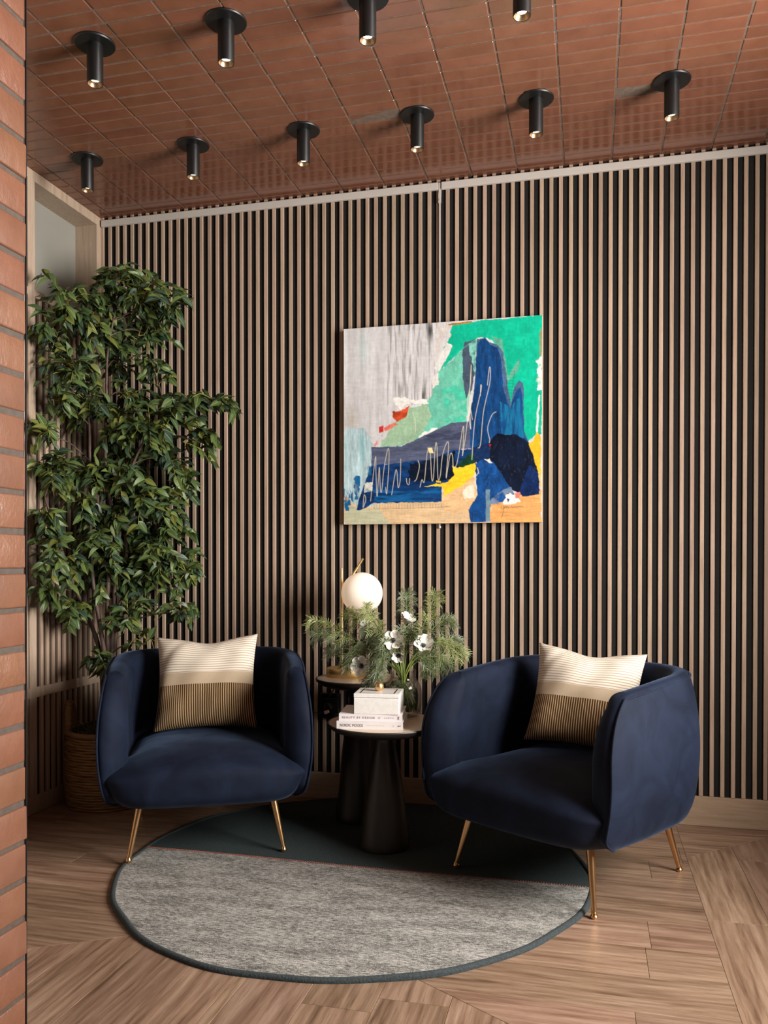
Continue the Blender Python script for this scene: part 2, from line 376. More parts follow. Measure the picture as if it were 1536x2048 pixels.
for r in range(-9, 16):
    x0 = 1.461 - 0.15 + r * PWD if r < 8 else XB + (r - 8) * PWD; x1 = x0 + PWD
    if r == 7: x1 = XB + 0.0
    if x1 < -0.2 or x0 > 3.75 or x1 <= x0: continue
    off = random.uniform(0, 1.22); k = -4
    while off + k * 1.22 < 0.1:
        y0, y1 = max(off + k * 1.22, -3.2), min(off + (k + 1) * 1.22, 0.03); k += 1
        if y1 - y0 < 0.02: continue
        for reg in regY:
            p = [(max(x0, -0.2), y0), (min(x1, 3.75), y0), (min(x1, 3.75), y1), (max(x0, -0.2), y1)]
            for h in reg: p = clip(p, *h) if p else p
            plank(p, True)

# ------------------------------------------------------------------ tiled ceiling
ceil = struct(obj('ceiling', MB().box(-0.6, 3.75, -5.4, 0.12, ZC + 0.0014, ZC + 0.12).mesh('ceiling', M['grout'])))
TP, TR = 0.20, 0.0643
bm = bevel_box(TP - 0.0055, TR - 0.0052, 0.012, 0.0022, 1); tile_me = bm_mesh(bm, 'tile', M['tile'])
cells = []
for j in range(-2, 74):
    yc = -0.057 - j * TR
    for i in range(-1, 19):
        xc = -0.035 + i * TP + 0.5 * TP - 0.1 + 0.0
        xc = 0.065 + (i - 0.5) * TP
        if xc - TP / 2 > 3.7 or yc > 0.06: continue
        cells.append((xc, yc))
def seen(c):
    return -0.1 < c[0] < 3.3 and c[1] > -1.62
vis = sorted([c for c in cells if seen(c)], key=lambda c: c[1])
head, rest = vis[:300], vis[300:] + [c for c in cells if not seen(c)]
for (x, y) in head:
    obj('tile', tile_me, ceil, (x + random.gauss(0, 0.0007), y + random.gauss(0, 0.0005), ZC + 0.0055 + random.gauss(0, 0.0006)),
        (random.gauss(0, 0.005), random.gauss(0, 0.003), random.gauss(0, 0.004)))
mb = MB(); src = [v.co.copy() for v in tile_me.vertices]; sf = [tuple(p.vertices) for p in tile_me.polygons]
for (x, y) in rest:
    mt = Matrix.Translation((x, y, ZC + 0.0055 + random.gauss(0, 0.0006))) @ Euler((random.gauss(0, 0.005), random.gauss(0, 0.003), random.gauss(0, 0.004))).to_matrix().to_4x4()
    mb.add([mt @ v for v in src], sf)
o = obj('tile_field', mb.mesh('tile_field', M['tile']), ceil); o['kind'] = 'stuff'

# ------------------------------------------------------------------ back wall of slats
SP, SW = 0.0416, 0.0168
wall_back = struct(obj('wall_back', MB().box(-0.2, 3.75, 0.0084, 0.12, 0, ZC + 0.003).mesh('wall_back', M['felt'])))
def slat_mesh(h, w=SW, d=0.0088):
    bm = bevel_box(w, d, h, 0.0012, 1); return bm_mesh(bm, 'slat', M['slat'])
sm = slat_mesh(ZC - 0.126)
k = 0
while True:
    x = 0.0065 + k * SP; k += 1
    if x > 3.73: break
    obj('slat', sm, wall_back, (x + random.gauss(0, 0.0006), 0.0044 + random.gauss(0, 0.0003), 0.126 + (ZC - 0.126) / 2))
struct(obj('baseboard_back', bm_mesh(bevel_box(3.75, 0.014, 0.125, 0.002, 1), 'baseboard_back', M['oak_h']), None, (1.875, 0.0045, 0.0625)))
# picture rail with its hanging rod
rail = thing('picture_rail', 'pale painted metal picture rail running along the top of the slatted wall', 'rail', (0, 0, 2.801))
for x0, x1 in ((0.009, 1.713), (1.728, 3.74)):
    obj('rail_length', bm_mesh(bevel_box(x1 - x0, 0.014, 0.032, 0.0015, 1), 'rail_length', M['rail']), rail, ((x0 + x1) / 2, -0.0075, 0))
obj('rail_joiner', bm_mesh(bevel_box(0.012, 0.008, 0.06, 0.001, 1), 'rail_joiner', M['rail']), rail, (1.7205, -0.0045, -0.014))
rod = thing('hanging_rod', 'slim pale rod hanging from the rail behind the abstract painting', 'rod', (1.7205, -0.006, 1.27))
mb = MB().box(-0.0035, 0.0035, -0.0025, 0.002, 0.0, 1.49); obj('rod', mb.mesh('rod', M['rail']), rod)
obj('end_cap', MB().lathe([(0.0, -0.006), (0.006, -0.004), (0.006, 0.004), (0.0, 0.006)], 12).mesh('end_cap', M['rail'], True), rod)
mb = MB().box(-0.006, 0.006, -0.006, 0.0, 1.455, 1.50); mb.box(-0.002, 0.002, -0.008, -0.006, 1.465, 1.472); obj('clip', mb.mesh('clip', M['rail']), rod)

# ------------------------------------------------------------------ left wall: slatted screen with high window recess
wall_left = struct(obj('wall_left', MB().box(-0.30, -0.20, -5.4, 0.12, 0, ZC + 0.003).mesh('wall_left', M['plaster'])))
mb = MB()
for (y0, y1) in ((-0.507, -0.035), (-1.014, -0.554), (-1.52, -1.061)): mb.box(-0.06, -0.013, y0, y1, 0.0, 2.285)
obj('backing_panel', mb.mesh('backing_panel', M['back_wood']), wall_left)
for (y0, y1) in ((-0.035, 0.0), (-0.554, -0.507), (-1.061, -1.014), (-1.567, -1.52)):
    obj('casing_post', bm_mesh(bevel_box(0.14, y1 - y0, ZC - 0.002, 0.0015, 1), 'casing_post', M['oak']), wall_left, (-0.07, (y0 + y1) / 2, ZC / 2))
sa = slat_mesh(2.279 - 0.557, 0.020, 0.0115); sb = slat_mesh(0.512 - 0.075, 0.020, 0.0115)
for b, (y0, y1) in enumerate(((-0.507, -0.035), (-1.014, -0.554), (-1.52, -1.061))):
    w = y1 - y0; yc = (y0 + y1) / 2
    obj('header_board', bm_mesh(bevel_box(0.14, w, 0.045, 0.0015, 1), 'header_board', M['oak']), wall_left, (-0.07, yc, 2.812))
    obj('sill_board', bm_mesh(bevel_box(0.14, w, 0.034, 0.0015, 1), 'sill_board', M['oak']), wall_left, (-0.07, yc, 2.297))
    obj('middle_rail', bm_mesh(bevel_box(0.016, w, 0.045, 0.0015, 1), 'middle_rail', M['oak']), wall_left, (-0.008, yc, 0.5345))
    obj('base_rail', bm_mesh(bevel_box(0.016, w, 0.075, 0.0015, 1), 'base_rail', M['oak']), wall_left, (-0.008, yc, 0.0375))
    g = struct(obj('window_%d' % (b + 1), bm_mesh(bevel_box(0.008, w, 0.48, 0.001, 1), 'window_%d' % (b + 1), M['glass_frost']), None, (-0.125, yc, 2.552)))
    y = y1 - 0.0185
    while y > y0 + 0.03:
        for me, zc in ((sa, (2.279 + 0.557) / 2), (sb, (0.512 + 0.075) / 2)):
            obj('slat', me, wall_left, (-0.0065, y, zc), (0, 0, PI / 2))
        y -= SP

# ------------------------------------------------------------------ brick pillar in the foreground (left) with stacked glazed bricks
PX, PY = 1.4605, -2.490
pillar = struct(obj('wall_pillar', MB().box(0.85, PX - 0.0032, -4.2, PY - 0.0022, 0.0, ZC + 0.003).mesh('wall_pillar', M['grout_p']), None, (0, 0, 0), (0, R(0.28), 0)))   # the pillar is not quite plumb
bme = bm_mesh(bevel_box(0.024, 0.200 - 0.008, 0.0643 - 0.0085, 0.003, 2), 'brick', M['brick'], True)
z = 0.0075 - 0.0643
while z < ZC - 0.01:
    z += 0.0643
    zc = z + 0.0285
    if zc + 0.028 > ZC: break
    for i in range(6):
        obj('brick', bme, pillar, (PX - 0.012 + random.gauss(0, 0.0006), PY - 0.098 - i * 0.2 + random.gauss(0, 0.0008), zc + random.gauss(0, 0.0007)), (random.gauss(0, 0.005), random.gauss(0, 0.006), random.gauss(0, 0.006)))
obj('corner_trim', bm_mesh(bevel_box(0.003, 0.0024, ZC - 0.004, 0.0005, 1), 'corner_trim', M['black_trim']), pillar, (PX - 0.0008, PY - 0.0006, ZC / 2))

# right-hand wall with the window the daylight comes from (out of frame)
wr = MB(); X0, X1 = WIN['x'], WIN['x'] + 0.16
wr.box(X0, X1, WIN['y1'], 0.12, 0, ZC + 0.003).box(X0, X1, -5.4, WIN['y0'], 0, ZC + 0.003).box(X0, X1, WIN['y0'], WIN['y1'], 0, WIN['z0']).box(X0, X1, WIN['y0'], WIN['y1'], WIN['z1'], ZC + 0.003)
struct(obj('wall_right', wr.mesh('wall_right', M['plaster'])))

# ------------------------------------------------------------------ downlights
def downlight():
    t = thing('downlight', 'black cylinder downlight', 'light', (0, 0, 0), group='black downlights on the tiled ceiling')
    obj('flange', autosmooth(MB().lathe([(0.0, 0.001), (0.0655, 0.001), (0.066, -0.003), (0.064, -0.0065), (0.0, -0.0075)], 64).mesh('flange', M['black_metal'])), t)
    obj('tube', autosmooth(MB().lathe([(0.0262, -0.005), (0.0262, -0.133), (0.0255, -0.1345), (0.0238, -0.1345), (0.0235, -0.133), (0.0235, -0.131)], 40, caps=False).mesh('tube', M['black_metal'])), t)
    V = []; n = 32
    mbx = MB(); mbx.lathe([(0.0236, -0.1335), (0.0215, -0.128), (0.0175, -0.1215), (0.0145, -0.1195)], n, caps=False)
    obj('reflector', mbx.mesh('reflector', M['reflector'], True), t)
    obj('bulb', MB().lathe([(0.0, -0.1195), (0.0146, -0.1195), (0.0146, -0.110), (0.0, -0.110)], 24).mesh('bulb', M['bulb'], True), t)
    return t
def dup(root, **kw):
    r = root.copy(); link(r)
    for k, v in kw.items():
        if k in ('location', 'rotation_euler'): setattr(r, k, v)
        else: r[k] = v
    for ch in list(root.children):
        c = ch.copy(); link(c); c.parent = r
        for g in ch.children:
            d = g.copy(); link(d); d.parent = c
    return r
dl = downlight()
order = ['leftmost', 'second from the left', 'third from the left', 'fourth from the left', 'fifth from the left', 'rightmost']
first = True
for i, x in enumerate((0.774, 1.246, 1.714, 2.180)):
    lab = 'black cylinder downlight, %s of the four in the near row' % ('rightmost' if i == 3 else order[i])
    if first: dl.location = (x, -1.23, ZC); dl['label'] = lab; first = False
    else: dup(dl, location=(x, -1.23, ZC), label=lab)
for i, x in enumerate((0.289, 0.784, 1.265, 1.728, 2.179, 2.658)):
    dup(dl, location=(x, -0.548, ZC), label='black cylinder downlight, %s of six in the row by the wall' % order[i])

# ------------------------------------------------------------------ rug
RC, RR = (1.545, -0.800), 0.838
rug = thing('round_rug', 'round wool rug, dark teal at the back and flecked grey in front, under both armchairs', 'rug', (RC[0], RC[1], 0))
def rug_r(a): return RR + 0.006 * math.sin(3 * a + 1) + 0.004 * math.sin(7 * a + 2.1) + 0.0022 * math.sin(17 * a)
def disc_part(name, mat, half):
    n = 96; rings = 10; ys = -0.022
    a0 = math.asin(ys / RR)
    an = [a0 + (PI - 2 * a0) * i / n for i in range(n + 1)] if half == 'back' else [PI - a0 + (PI + 2 * a0) * i / n for i in range(n + 1)]
    edge = [((rug_r(a) - 0.008) * math.cos(a), (rug_r(a) - 0.008) * math.sin(a)) for a in an]
    V = []; F = []
    seam = [(edge[0][0] + (edge[-1][0] - edge[0][0]) * i / n, ys + 0.004 * math.sin(i * 0.09)) for i in range(n + 1)]
    for r in range(rings + 1):
        f = r / rings
        for i in range(n + 1):
            x = seam[i][0] + (edge[i][0] - seam[i][0]) * f; y = seam[i][1] + (edge[i][1] - seam[i][1]) * f
            V.append((x, y, 0.0095 + 0.0006 * math.sin(x * 23) * math.sin(y * 19)))
    for r in range(rings):
        for i in range(n): F.append((r * (n + 1) + i, r * (n + 1) + i + 1, (r + 1) * (n + 1) + i + 1, (r + 1) * (n + 1) + i))
    me = mesh_from(name, V, F, mat, True); return obj(name, me, rug)
disc_part('teal_half', M['rug_teal'], 'back')['label'] = 'plain dark teal half of the rug'
disc_part('grey_half', M['rug_grey'], 'front')['label'] = 'grey and black flecked half of the rug'
mb = MB(); n = 220
prof = [(-0.014, 0.0), (-0.010, 0.0105), (-0.004, 0.0135), (0.003, 0.012), (0.0075, 0.006), (0.007, 0.0)]
V = []; F = []
for i in range(n):
    a = 2 * PI * i / n; lift = 0.003 * max(0, math.sin(5 * a + 0.6)) ** 3
    for (dr, z) in prof: rr = rug_r(a) + dr; V.append((rr * math.cos(a), rr * math.sin(a), z + lift * (z > 0)))
for i in range(n):
    for j in range(5): F.append((i * 6 + j, ((i + 1) % n) * 6 + j, ((i + 1) % n) * 6 + j + 1, i * 6 + j + 1))
o = obj('edge_binding', mesh_from('edge_binding', V, F, M['rug_edge'], True), rug); o['label'] = 'teal overstitched edge binding'
mb = MB()
for i in range(190):
    x = -0.822 + i * 0.00868; y = -0.022 + 0.004 * math.sin((i / 190 * 96) * 0.09)
    mb.tube([(x, y - 0.006, 0.0098), (x + 0.002, y, 0.0118), (x + 0.004, y + 0.006, 0.0098)], 0.0011, 4)
o = obj('seam_stitching', mb.mesh('seam_stitching', M['thread'], True), rug); o['kind'] = 'stuff'; o['label'] = 'coral overcast stitching along the seam'

# ------------------------------------------------------------------ armchairs
def armchair_meshes():
    ME = {}
    a, yb, rc, yf = 0.358, 0.337, 0.235, -0.352
    path = []                                              # (x, y, nx, ny) along the shell from the right front round the back
    def arm_x(y): return a - 0.030 * max(0, (-y - 0.02) / 0.33) ** 2
    ns = 34
    for i in range(ns): y = yf + (yb - rc - yf) * i / (ns - 1); path.append((arm_x(y), y, 1, 0))
    for i in range(1, 17): t = PI / 2 * i / 17; path.append((a - rc + rc * math.cos(t), yb - rc + rc * math.sin(t), math.cos(t), math.sin(t)))
    nb = 14
    for i in range(nb): path.append((a - rc - (2 * (a - rc)) * i / (nb - 1), yb, 0, 1))
    for i in range(1, 17): t = PI / 2 + PI / 2 * i / 17; path.append((-(a - rc) + rc * math.cos(t), yb - rc + rc * math.sin(t), math.cos(t), math.sin(t)))
    for i in range(ns): y = yb - rc - (yb - rc - yf) * i / (ns - 1); path.append((-arm_x(y), y, -1, 0))
    # section (offset, height): up the outside to the rim, then down the inside (matched pairs)
    H = 0.735
    so = [(-0.045, 0.213), (-0.020, 0.215), (0.004, 0.227), (0.023, 0.256), (0.038, 0.302), (0.049, 0.370), (0.054, 0.440), (0.054, 0.510), (0.049, 0.580), (0.040, 0.640), (0.029, 0.690), (0.019, 0.720), (0.006, 0.733), (-0.008, 0.735)]
    si = [(-0.014, 0.735), (-0.030, 0.731), (-0.044, 0.717), (-0.051, 0.690), (-0.055, 0.640), (-0.056, 0.580), (-0.056, 0.510), (-0.056, 0.440), (-0.056, 0.370), (-0.056, 0.300), (-0.056, 0.262), (-0.056, 0.240), (-0.055, 0.225), (-0.054, 0.216)]
    fo = [(p.x, p.z) for p in catmull([(o, 0, z) for o, z in so], 3)]; fi = [(p.x, p.z) for p in catmull([(o, 0, z) for o, z in si], 3)]
    sec = fo + fi; half = len(fo); m = 2 * half
    def hs(y): return H - 0.045 * max(0, min(1, (0.25 - y) / 0.60)) ** 1.3
    RX, RZ = 0.175, 0.215
    def pos(k, j):
        x, y, nx, ny = path[k]; o, zz = sec[j]
        if nx in (1, -1) and ny == 0:
            hh = hs(yf + 0.1); z = 0.2 + (zz - 0.2) * (hh - 0.2) / (H - 0.2); y0 = yf
            dz = z - (hh - RZ)
            if dz > 0: y0 += RX * (1 - math.sqrt(max(0, 1 - min(1, dz / RZ * 0.985) ** 2)))
            if z < 0.29: y0 += 0.11 * min(1, (0.29 - z) / 0.078) ** 2
            if j >= half: y0 += 0.070 * min(1, (H - zz) / 0.045) + (0.02 * min(1, max(0, (0.38 - z) / 0.05)))
            yend = yb - rc; f = (y - yf) / (yend - yf); y = y0 + f * (yend - y0); x = math.copysign(arm_x(y), nx)
        z = 0.2 + (zz - 0.2) * (hs(y) - 0.2) / (H - 0.2)
        return (x + nx * o, y + ny * o, z)
    V = [pos(k, j) for k in range(len(path)) for j in range(m)]
    F = [(k * m + j, (k + 1) * m + j, (k + 1) * m + (j + 1) % m, k * m + (j + 1) % m) for k in range(len(path) - 1) for j in range(m)]
    for k, flip in ((0, False), (len(path) - 1, True)):    # rounded arm fronts
        grid = []
        for i in range(half):
            A = Vector(V[k * m + i]); B = Vector(V[k * m + m - 1 - i]); row = [k * m + i]; d = B.y - A.y
            for t in (0.2, 0.42, 0.62, 0.80, 0.93):
                p = A.lerp(B, t); p.y = A.y + d * (1 - math.sqrt(1 - t * t)); p.y -= 0.008 * math.sin(PI * min(1, t * 1.4)) * min(1, (half - 1 - i) / 6) * (1 if A.z > 0.36 else 0)
                V.append(tuple(p)); row.append(len(V) - 1)
            row.append(k * m + m - 1 - i); grid.append(row)
        for i in range(half - 1):
            for q in range(6):
                f = (grid[i][q], grid[i][q + 1], grid[i + 1][q + 1], grid[i + 1][q]); F.append(f[::-1] if flip else f)
    ME['shell'] = mesh_from('tub_shell', V, F, M['velvet'], True)
    bm = bmesh.new(); bm.from_mesh(ME['shell']); bmesh.ops.recalc_face_normals(bm, faces=bm.faces); bm.to_mesh(ME['shell']); bm.free()
    # piping: up each arm front edge and right along the outer rim
    jp = 33
    P = [Vector(pos(0, j)) + Vector((0.002, -0.002, 0)) for j in range(3, jp)]
    P += [Vector(pos(k, jp)) + Vector((path[k][2] * 0.002, path[k][3] * 0.002, 0.001)) for k in range(0, len(path))]
    P += [Vector(pos(len(path) - 1, j)) + Vector((-0.002, -0.002, 0)) for j in range(jp - 1, 2, -1)]
    Q = [P[0]]
    for p in P[1:]:
        if (p - Q[-1]).length > 0.004: Q.append(p)
    ME['piping'] = MB().tube(Q, 0.0042, 8).mesh('piping', M['velvet'], True)
    # seat: full-width rounded front apron narrowing back between the arms
    nu, nv = 72, 40; V = []; F = []
    def sp(c, e): return math.copysign(abs(c) ** e, c)
    for i in range(nv + 1):
        ph = -PI / 2 + PI * i / nv
        for j in range(nu):
            th = 2 * PI * j / nu
            cz, sz = sp(math.cos(ph), 0.42), sp(math.sin(ph), 0.50)
            ux, uy = sp(math.cos(th), 0.30), sp(math.sin(th), 0.34) * cz
            y = -0.055 + 0.335 * uy
            wf = 1 / (1 + math.exp((y + 0.215) / 0.022))
            hx = 0.302 + (0.384 - 0.302) * wf
            z = 0.305 + 0.107 * sz
            ow = 0.329 + (-0.046 + 0.104 * min(1, max(0, (z - 0.2) / 0.17)) ** 0.55)
            czx = sp(math.cos(ph), 0.42) if sz > 0 else sp(math.cos(ph), 0.12)
            x = (hx * (1 - wf) + min(hx, ow + 0.003) * wf) * ux * (czx * (1 - wf) + wf * (sp(math.cos(ph), 0.10)))
            if sz > 0:
                z -= 0.050 * abs(x / 0.374) ** 2.6 * sz
                z += 0.014 * (1 - (x / 0.36) ** 2) * sz - 0.018 * max(0, -(y + 0.12) / 0.25) ** 2 * sz
            else: z += 0.018 * max(0, -(y + 0.2) / 0.2) * -sz
            if y < -0.2: y -= (0.010 + 0.022 * (1 - (x / 0.39) ** 2)) * cz * min(1, (-0.2 - y) / 0.1)
            V.append((x, y, z))
    for i in range(nv):
        for j in range(nu): F.append((i * nu + j, i * nu + (j + 1) % nu, (i + 1) * nu + (j + 1) % nu, (i + 1) * nu + j))
    ME['seat'] = mesh_from('seat', V, F, M['velvet'], True)
    mb = MB(); top, bot = Vector((0, 0, 0.222)), Vector((0.042, -0.042, 0.010))
    mb.tube([top, top.lerp(bot, 0.5), bot], [0.0145, 0.0115, 0.0078], 20); ME['leg'] = mb.mesh('leg', M['rose_brass'], True); autosmooth(ME['leg'], 50)
    mb = MB().lathe([(0.0, 0.0), (0.0085, 0.0), (0.0085, 0.004), (0.0115, 0.0045), (0.0118, 0.009), (0.0095, 0.0115), (0.008, 0.020), (0.0, 0.020)], 20)
    ME['cap'] = mb.mesh('foot_cap', M['rose_brass']); autosmooth(ME['cap'], 40)
    return ME
AM = armchair_meshes()
def armchair(label, x, y, rz):
    t = thing('tub_armchair', label, 'armchair', (x, y, 0), (0, 0, rz), 'navy velvet tub armchairs')
    obj('tub_shell', AM['shell'], t); s = obj('seat', AM['seat'], t); obj('piping', AM['piping'], t)
    for sx, sy, rr in ((1, -1, 0), (-1, -1, -PI / 2), (-1, 1, PI), (1, 1, PI / 2)):
        l = obj('leg', AM['leg'], t, (0.241 * sx, 0.241 * sy, 0.0), (0, 0, rr)); l['label'] = 'slim tapered copper gold leg'
        obj('foot_cap', AM['cap'], l, (0.042, -0.042, 0.0))
    return t
RZF = 0.0115
chL = armchair('navy velvet tub armchair beside the tall potted tree, facing the camera', 0.873, -0.61, R(26))
chR = armchair('navy velvet tub armchair right of the side tables, angled to the left', 2.302, -0.655, R(-31.9))
# each front foot stands where the photo shows it: on the rug pile or the boards
for ch in (chL, chR):
    for l in [c for c in ch.children if c.name.startswith('leg')]:
        p = Matrix.Rotation(ch.rotation_euler[2], 4, 'Z') @ Vector((l.location.x * 0.283 / 0.241, l.location.y * 0.283 / 0.241, 0)) + ch.location
        if math.hypot(p.x - RC[0], p.y - RC[1]) < RR: l.location.z = 0.0105

# ------------------------------------------------------------------ cushions
def cushion(label, loc, yaw, tilt, roll, w=0.43, h=0.41, seed=1):
    n = 44; V = []; F = []; UV = []; rs = random.Random(seed)
    ph = [rs.uniform(0, 6) for _ in range(8)]
    for side in (-1, 1):
        for i in range(n + 1):
            for j in range(n + 1):
                u, v = -1 + 2 * j / n, -1 + 2 * i / n
                x = u * w / 2 * (1 - 0.085 * (1 - v * v) * abs(u) ** 2); z = v * h / 2 * (1 - 0.085 * (1 - u * u) * abs(v) ** 2)
                if v > 0: z -= 0.018 * v * math.exp(-((u - 0.05) / 0.4) ** 2)
                t = (max(0, 1 - u ** 4) * max(0, 1 - v ** 4)) ** 0.62
                d = 0.066 * t
                d += 0.0045 * math.sin(4 * u + 3 * v + ph[0]) * t + 0.003 * math.sin(9 * u - 5 * v + ph[1]) * t
                cr = math.exp(-((u * 0.7 + v - 1.25) / 0.10) ** 2) + math.exp(-((-u + v * 0.8 - 1.2) / 0.12) ** 2)
                d -= 0.006 * cr * min(1, t * 3)
                V.append((x, side * (d + 0.0025), z)); UV.append(((u + 1) / 2, (v + 1) / 2))
    N = (n + 1) ** 2
    for s in (0, 1):
        for i in range(n):
            for j in range(n):
                q = (s * N + i * (n + 1) + j, s * N + i * (n + 1) + j + 1, s * N + (i + 1) * (n + 1) + j + 1, s * N + (i + 1) * (n + 1) + j)
                F.append(q if s == 0 else q[::-1])
    rim = [j for j in range(n + 1)] + [i * (n + 1) + n for i in range(1, n + 1)] + [n * (n + 1) + j for j in range(n - 1, -1, -1)] + [i * (n + 1) for i in range(n - 1, 0, -1)]
    for i in range(len(rim)):
        a, b = rim[i], rim[(i + 1) % len(rim)]; F.append((b, a, a + N, b + N))
    me = mesh_from('cushion', V, F, M['cushion'], True)
    uvl = me.uv_layers.new(name='UVMap')
    for lp in me.loops: uvl.data[lp.index].uv = UV[lp.vertex_index]
    o = obj('cushion', me); o.matrix_world = Matrix.Translation(loc) @ Matrix.Rotation(yaw, 4, 'Z') @ Matrix.Rotation(-tilt, 4, 'X') @ Matrix.Rotation(roll, 4, 'Y')
    return tag(o, label, 'cushion', 'striped square cushions')
cushion('cream and brown striped square cushion on the armchair by the tree', (0.832, -0.535, 0.612), R(16), R(20), R(-2.0), 0.422, 0.398, seed=3)
cushion('cream and brown striped square cushion leaning in the right armchair', (2.362, -0.530, 0.607), R(-8), R(22), R(4.5), 0.402, 0.380, seed=8)

# ------------------------------------------------------------------ side tables
def side_table(label, x, y, h, rt, rb):
    t = thing('side_table', label, 'table', (x, y, 0.0095), group='round pedestal side tables')
    h = h - 0.0095
    e = [(0.0, 0.0), (rb - 0.003, 0.0), (rb, 0.004), (rb * 0.985, 0.03), (rb * 0.86, 0.12), (rb * 0.70, h * 0.5), (rb * 0.55, h * 0.68), (rb * 0.44, h * 0.80), (rb * 0.42, h * 0.86), (rb * 0.50, h - 0.052), (rb * 0.62, h - 0.044), (rb * 0.62, h - 0.03), (0.0, h - 0.03)]
    prof = [(max(0, p.x), p.z) for p in catmull([(r, 0, z) for r, z in e[2:11]], 5)]
    obj('pedestal', autosmooth(MB().lathe([(0.0, 0.0), (rb - 0.003, 0.0)] + prof + [(rb * 0.6, h - 0.03), (0.0, h - 0.03)], 64).mesh('pedestal', M['table_black']), 50), t)
    tray = [(0.0, h - 0.046), (rb * 0.55, h - 0.046), (rt * 0.72, h - 0.038), (rt * 0.90, h - 0.026), (rt * 0.985, h - 0.012), (rt, h - 0.004), (rt - 0.002, h), (rt - 0.006, h), (rt - 0.007, h - 0.003), (0.0, h - 0.003)]
    obj('tray', autosmooth(MB().lathe(tray, 80).mesh('tray', M['table_black']), 40), t)
    o = obj('table_top', autosmooth(MB().lathe([(0.0, h - 0.003), (rt - 0.0075, h - 0.003), (rt - 0.0075, h - 0.001), (rt - 0.0085, h), (0.0, h)], 80).mesh('table_top', M['table_top']), 40), t)
    o['label'] = 'pale beige table top'
    return t
T1 = (1.608, -0.588); H1 = 0.493
T2 = (1.414, -0.269); H2 = 0.615
side_table('low round side table with black cone pedestal, carrying books and vase', *T1, H1, 0.223, 0.1)
side_table('taller round black pedestal side table behind, carrying the globe lamp', *T2, H2, 0.185, 0.1)

# ------------------------------------------------------------------ globe lamp
lamp = thing('table_lamp', 'brass table lamp with lit opal globe on the taller side table', 'lamp', (1.352, -0.227, H2))
obj('base', autosmooth(MB().lathe([(0.0, 0.0), (0.0885, 0.0), (0.0892, 0.001), (0.0892, 0.0345), (0.088, 0.036), (0.0, 0.036)], 72).mesh('base', M['brass']), 40), lamp)
rb_ = Vector((-0.0235, -0.007, 0.035)); rt_ = Vector((-0.0245, -0.006, 1.084 - H2))
obj('rod', autosmooth(MB().tube([rb_, rt_], 0.0055, 16).mesh('rod', M['brass']), 50), lamp)
g0 = Vector((1.414, -0.213, 0.9765)) - lamp.location
mb = MB(); p0 = Vector((-0.0245, -0.006, 0.32)); p1 = Vector((1.397, -0.135, 1.128)) - lamp.location
pm = Vector((1.348, -0.138, 1.051)) - lamp.location
mb.tube([rb_.lerp(rt_, 0.70), Vector((-0.035, 0.045, 0.36)), pm, p1], 0.0055, 12); obj('arm', autosmooth(mb.mesh('arm', M['brass']), 50), lamp)
prof = [(0.0905 * math.sin(PI * i / 40), -0.0905 * math.cos(PI * i / 40)) for i in range(41)]; prof[0] = (0, -0.0905); prof[-1] = (0, 0.0905)
obj('globe', MB().lathe(prof, 64).mesh('globe', M['opal'], True), lamp, g0)['label'] = 'lit opal glass globe'
obj('globe_holder', autosmooth(MB().lathe([(0.0, -0.097), (0.030, -0.097), (0.034, -0.092), (0.034, -0.083), (0.0, -0.083)], 32).mesh('globe_holder', M['brass']), 40), lamp, g0, (R(-10), R(24), 0))
mb = MB().tube(catmull([(-0.03, 0.086, 0.004), (-0.05, 0.13, -0.01), (-0.115, 0.19, -0.08), (-0.15, 0.207, -0.13)], 6), 0.003, 8); obj('cable', mb.mesh('cable', M['cable'], True), lamp)

# wall socket
ws = thing('wall_socket', 'square black socket box on the slats below the taller side table', 'socket', (1.2075, -0.0005, 0.4425))
obj('plate', bm_mesh(bevel_box(0.094, 0.016, 0.118, 0.004, 2), 'plate', M['gloss_black'], True), ws, (0, -0.008, 0))
obj('surround', bm_mesh(bevel_box(0.070, 0.006, 0.070, 0.002, 1), 'surround', M['black_metal']), ws, (0.004, -0.018, 0.0))
pg = obj('plug', bm_mesh(bevel_box(0.040, 0.038, 0.046, 0.012, 1), 'plug', M['gloss_black']), ws, (-0.004, -0.037, -0.004), (0, R(-28), R(10)))
obj('plug_reflection', bm_mesh(bevel_box(0.026, 0.006, 0.016, 0.004, 1), 'plug_reflection', M['plug_glint']), ws, (-0.006, -0.058, -0.022), (R(-20), R(-22), 0))['label'] = 'pale pink painted reflection on the plug'  # small pink block put on the glossy plug as its painted reflection
mb = MB().tube(catmull([(-0.02, -0.05, -0.02), (-0.045, -0.03, -0.035), (-0.075, -0.012, -0.036), (-0.12, -0.006, -0.034)], 5), 0.0022, 6); obj('plug_cable', mb.mesh('plug_cable', M['cable'], True), ws)

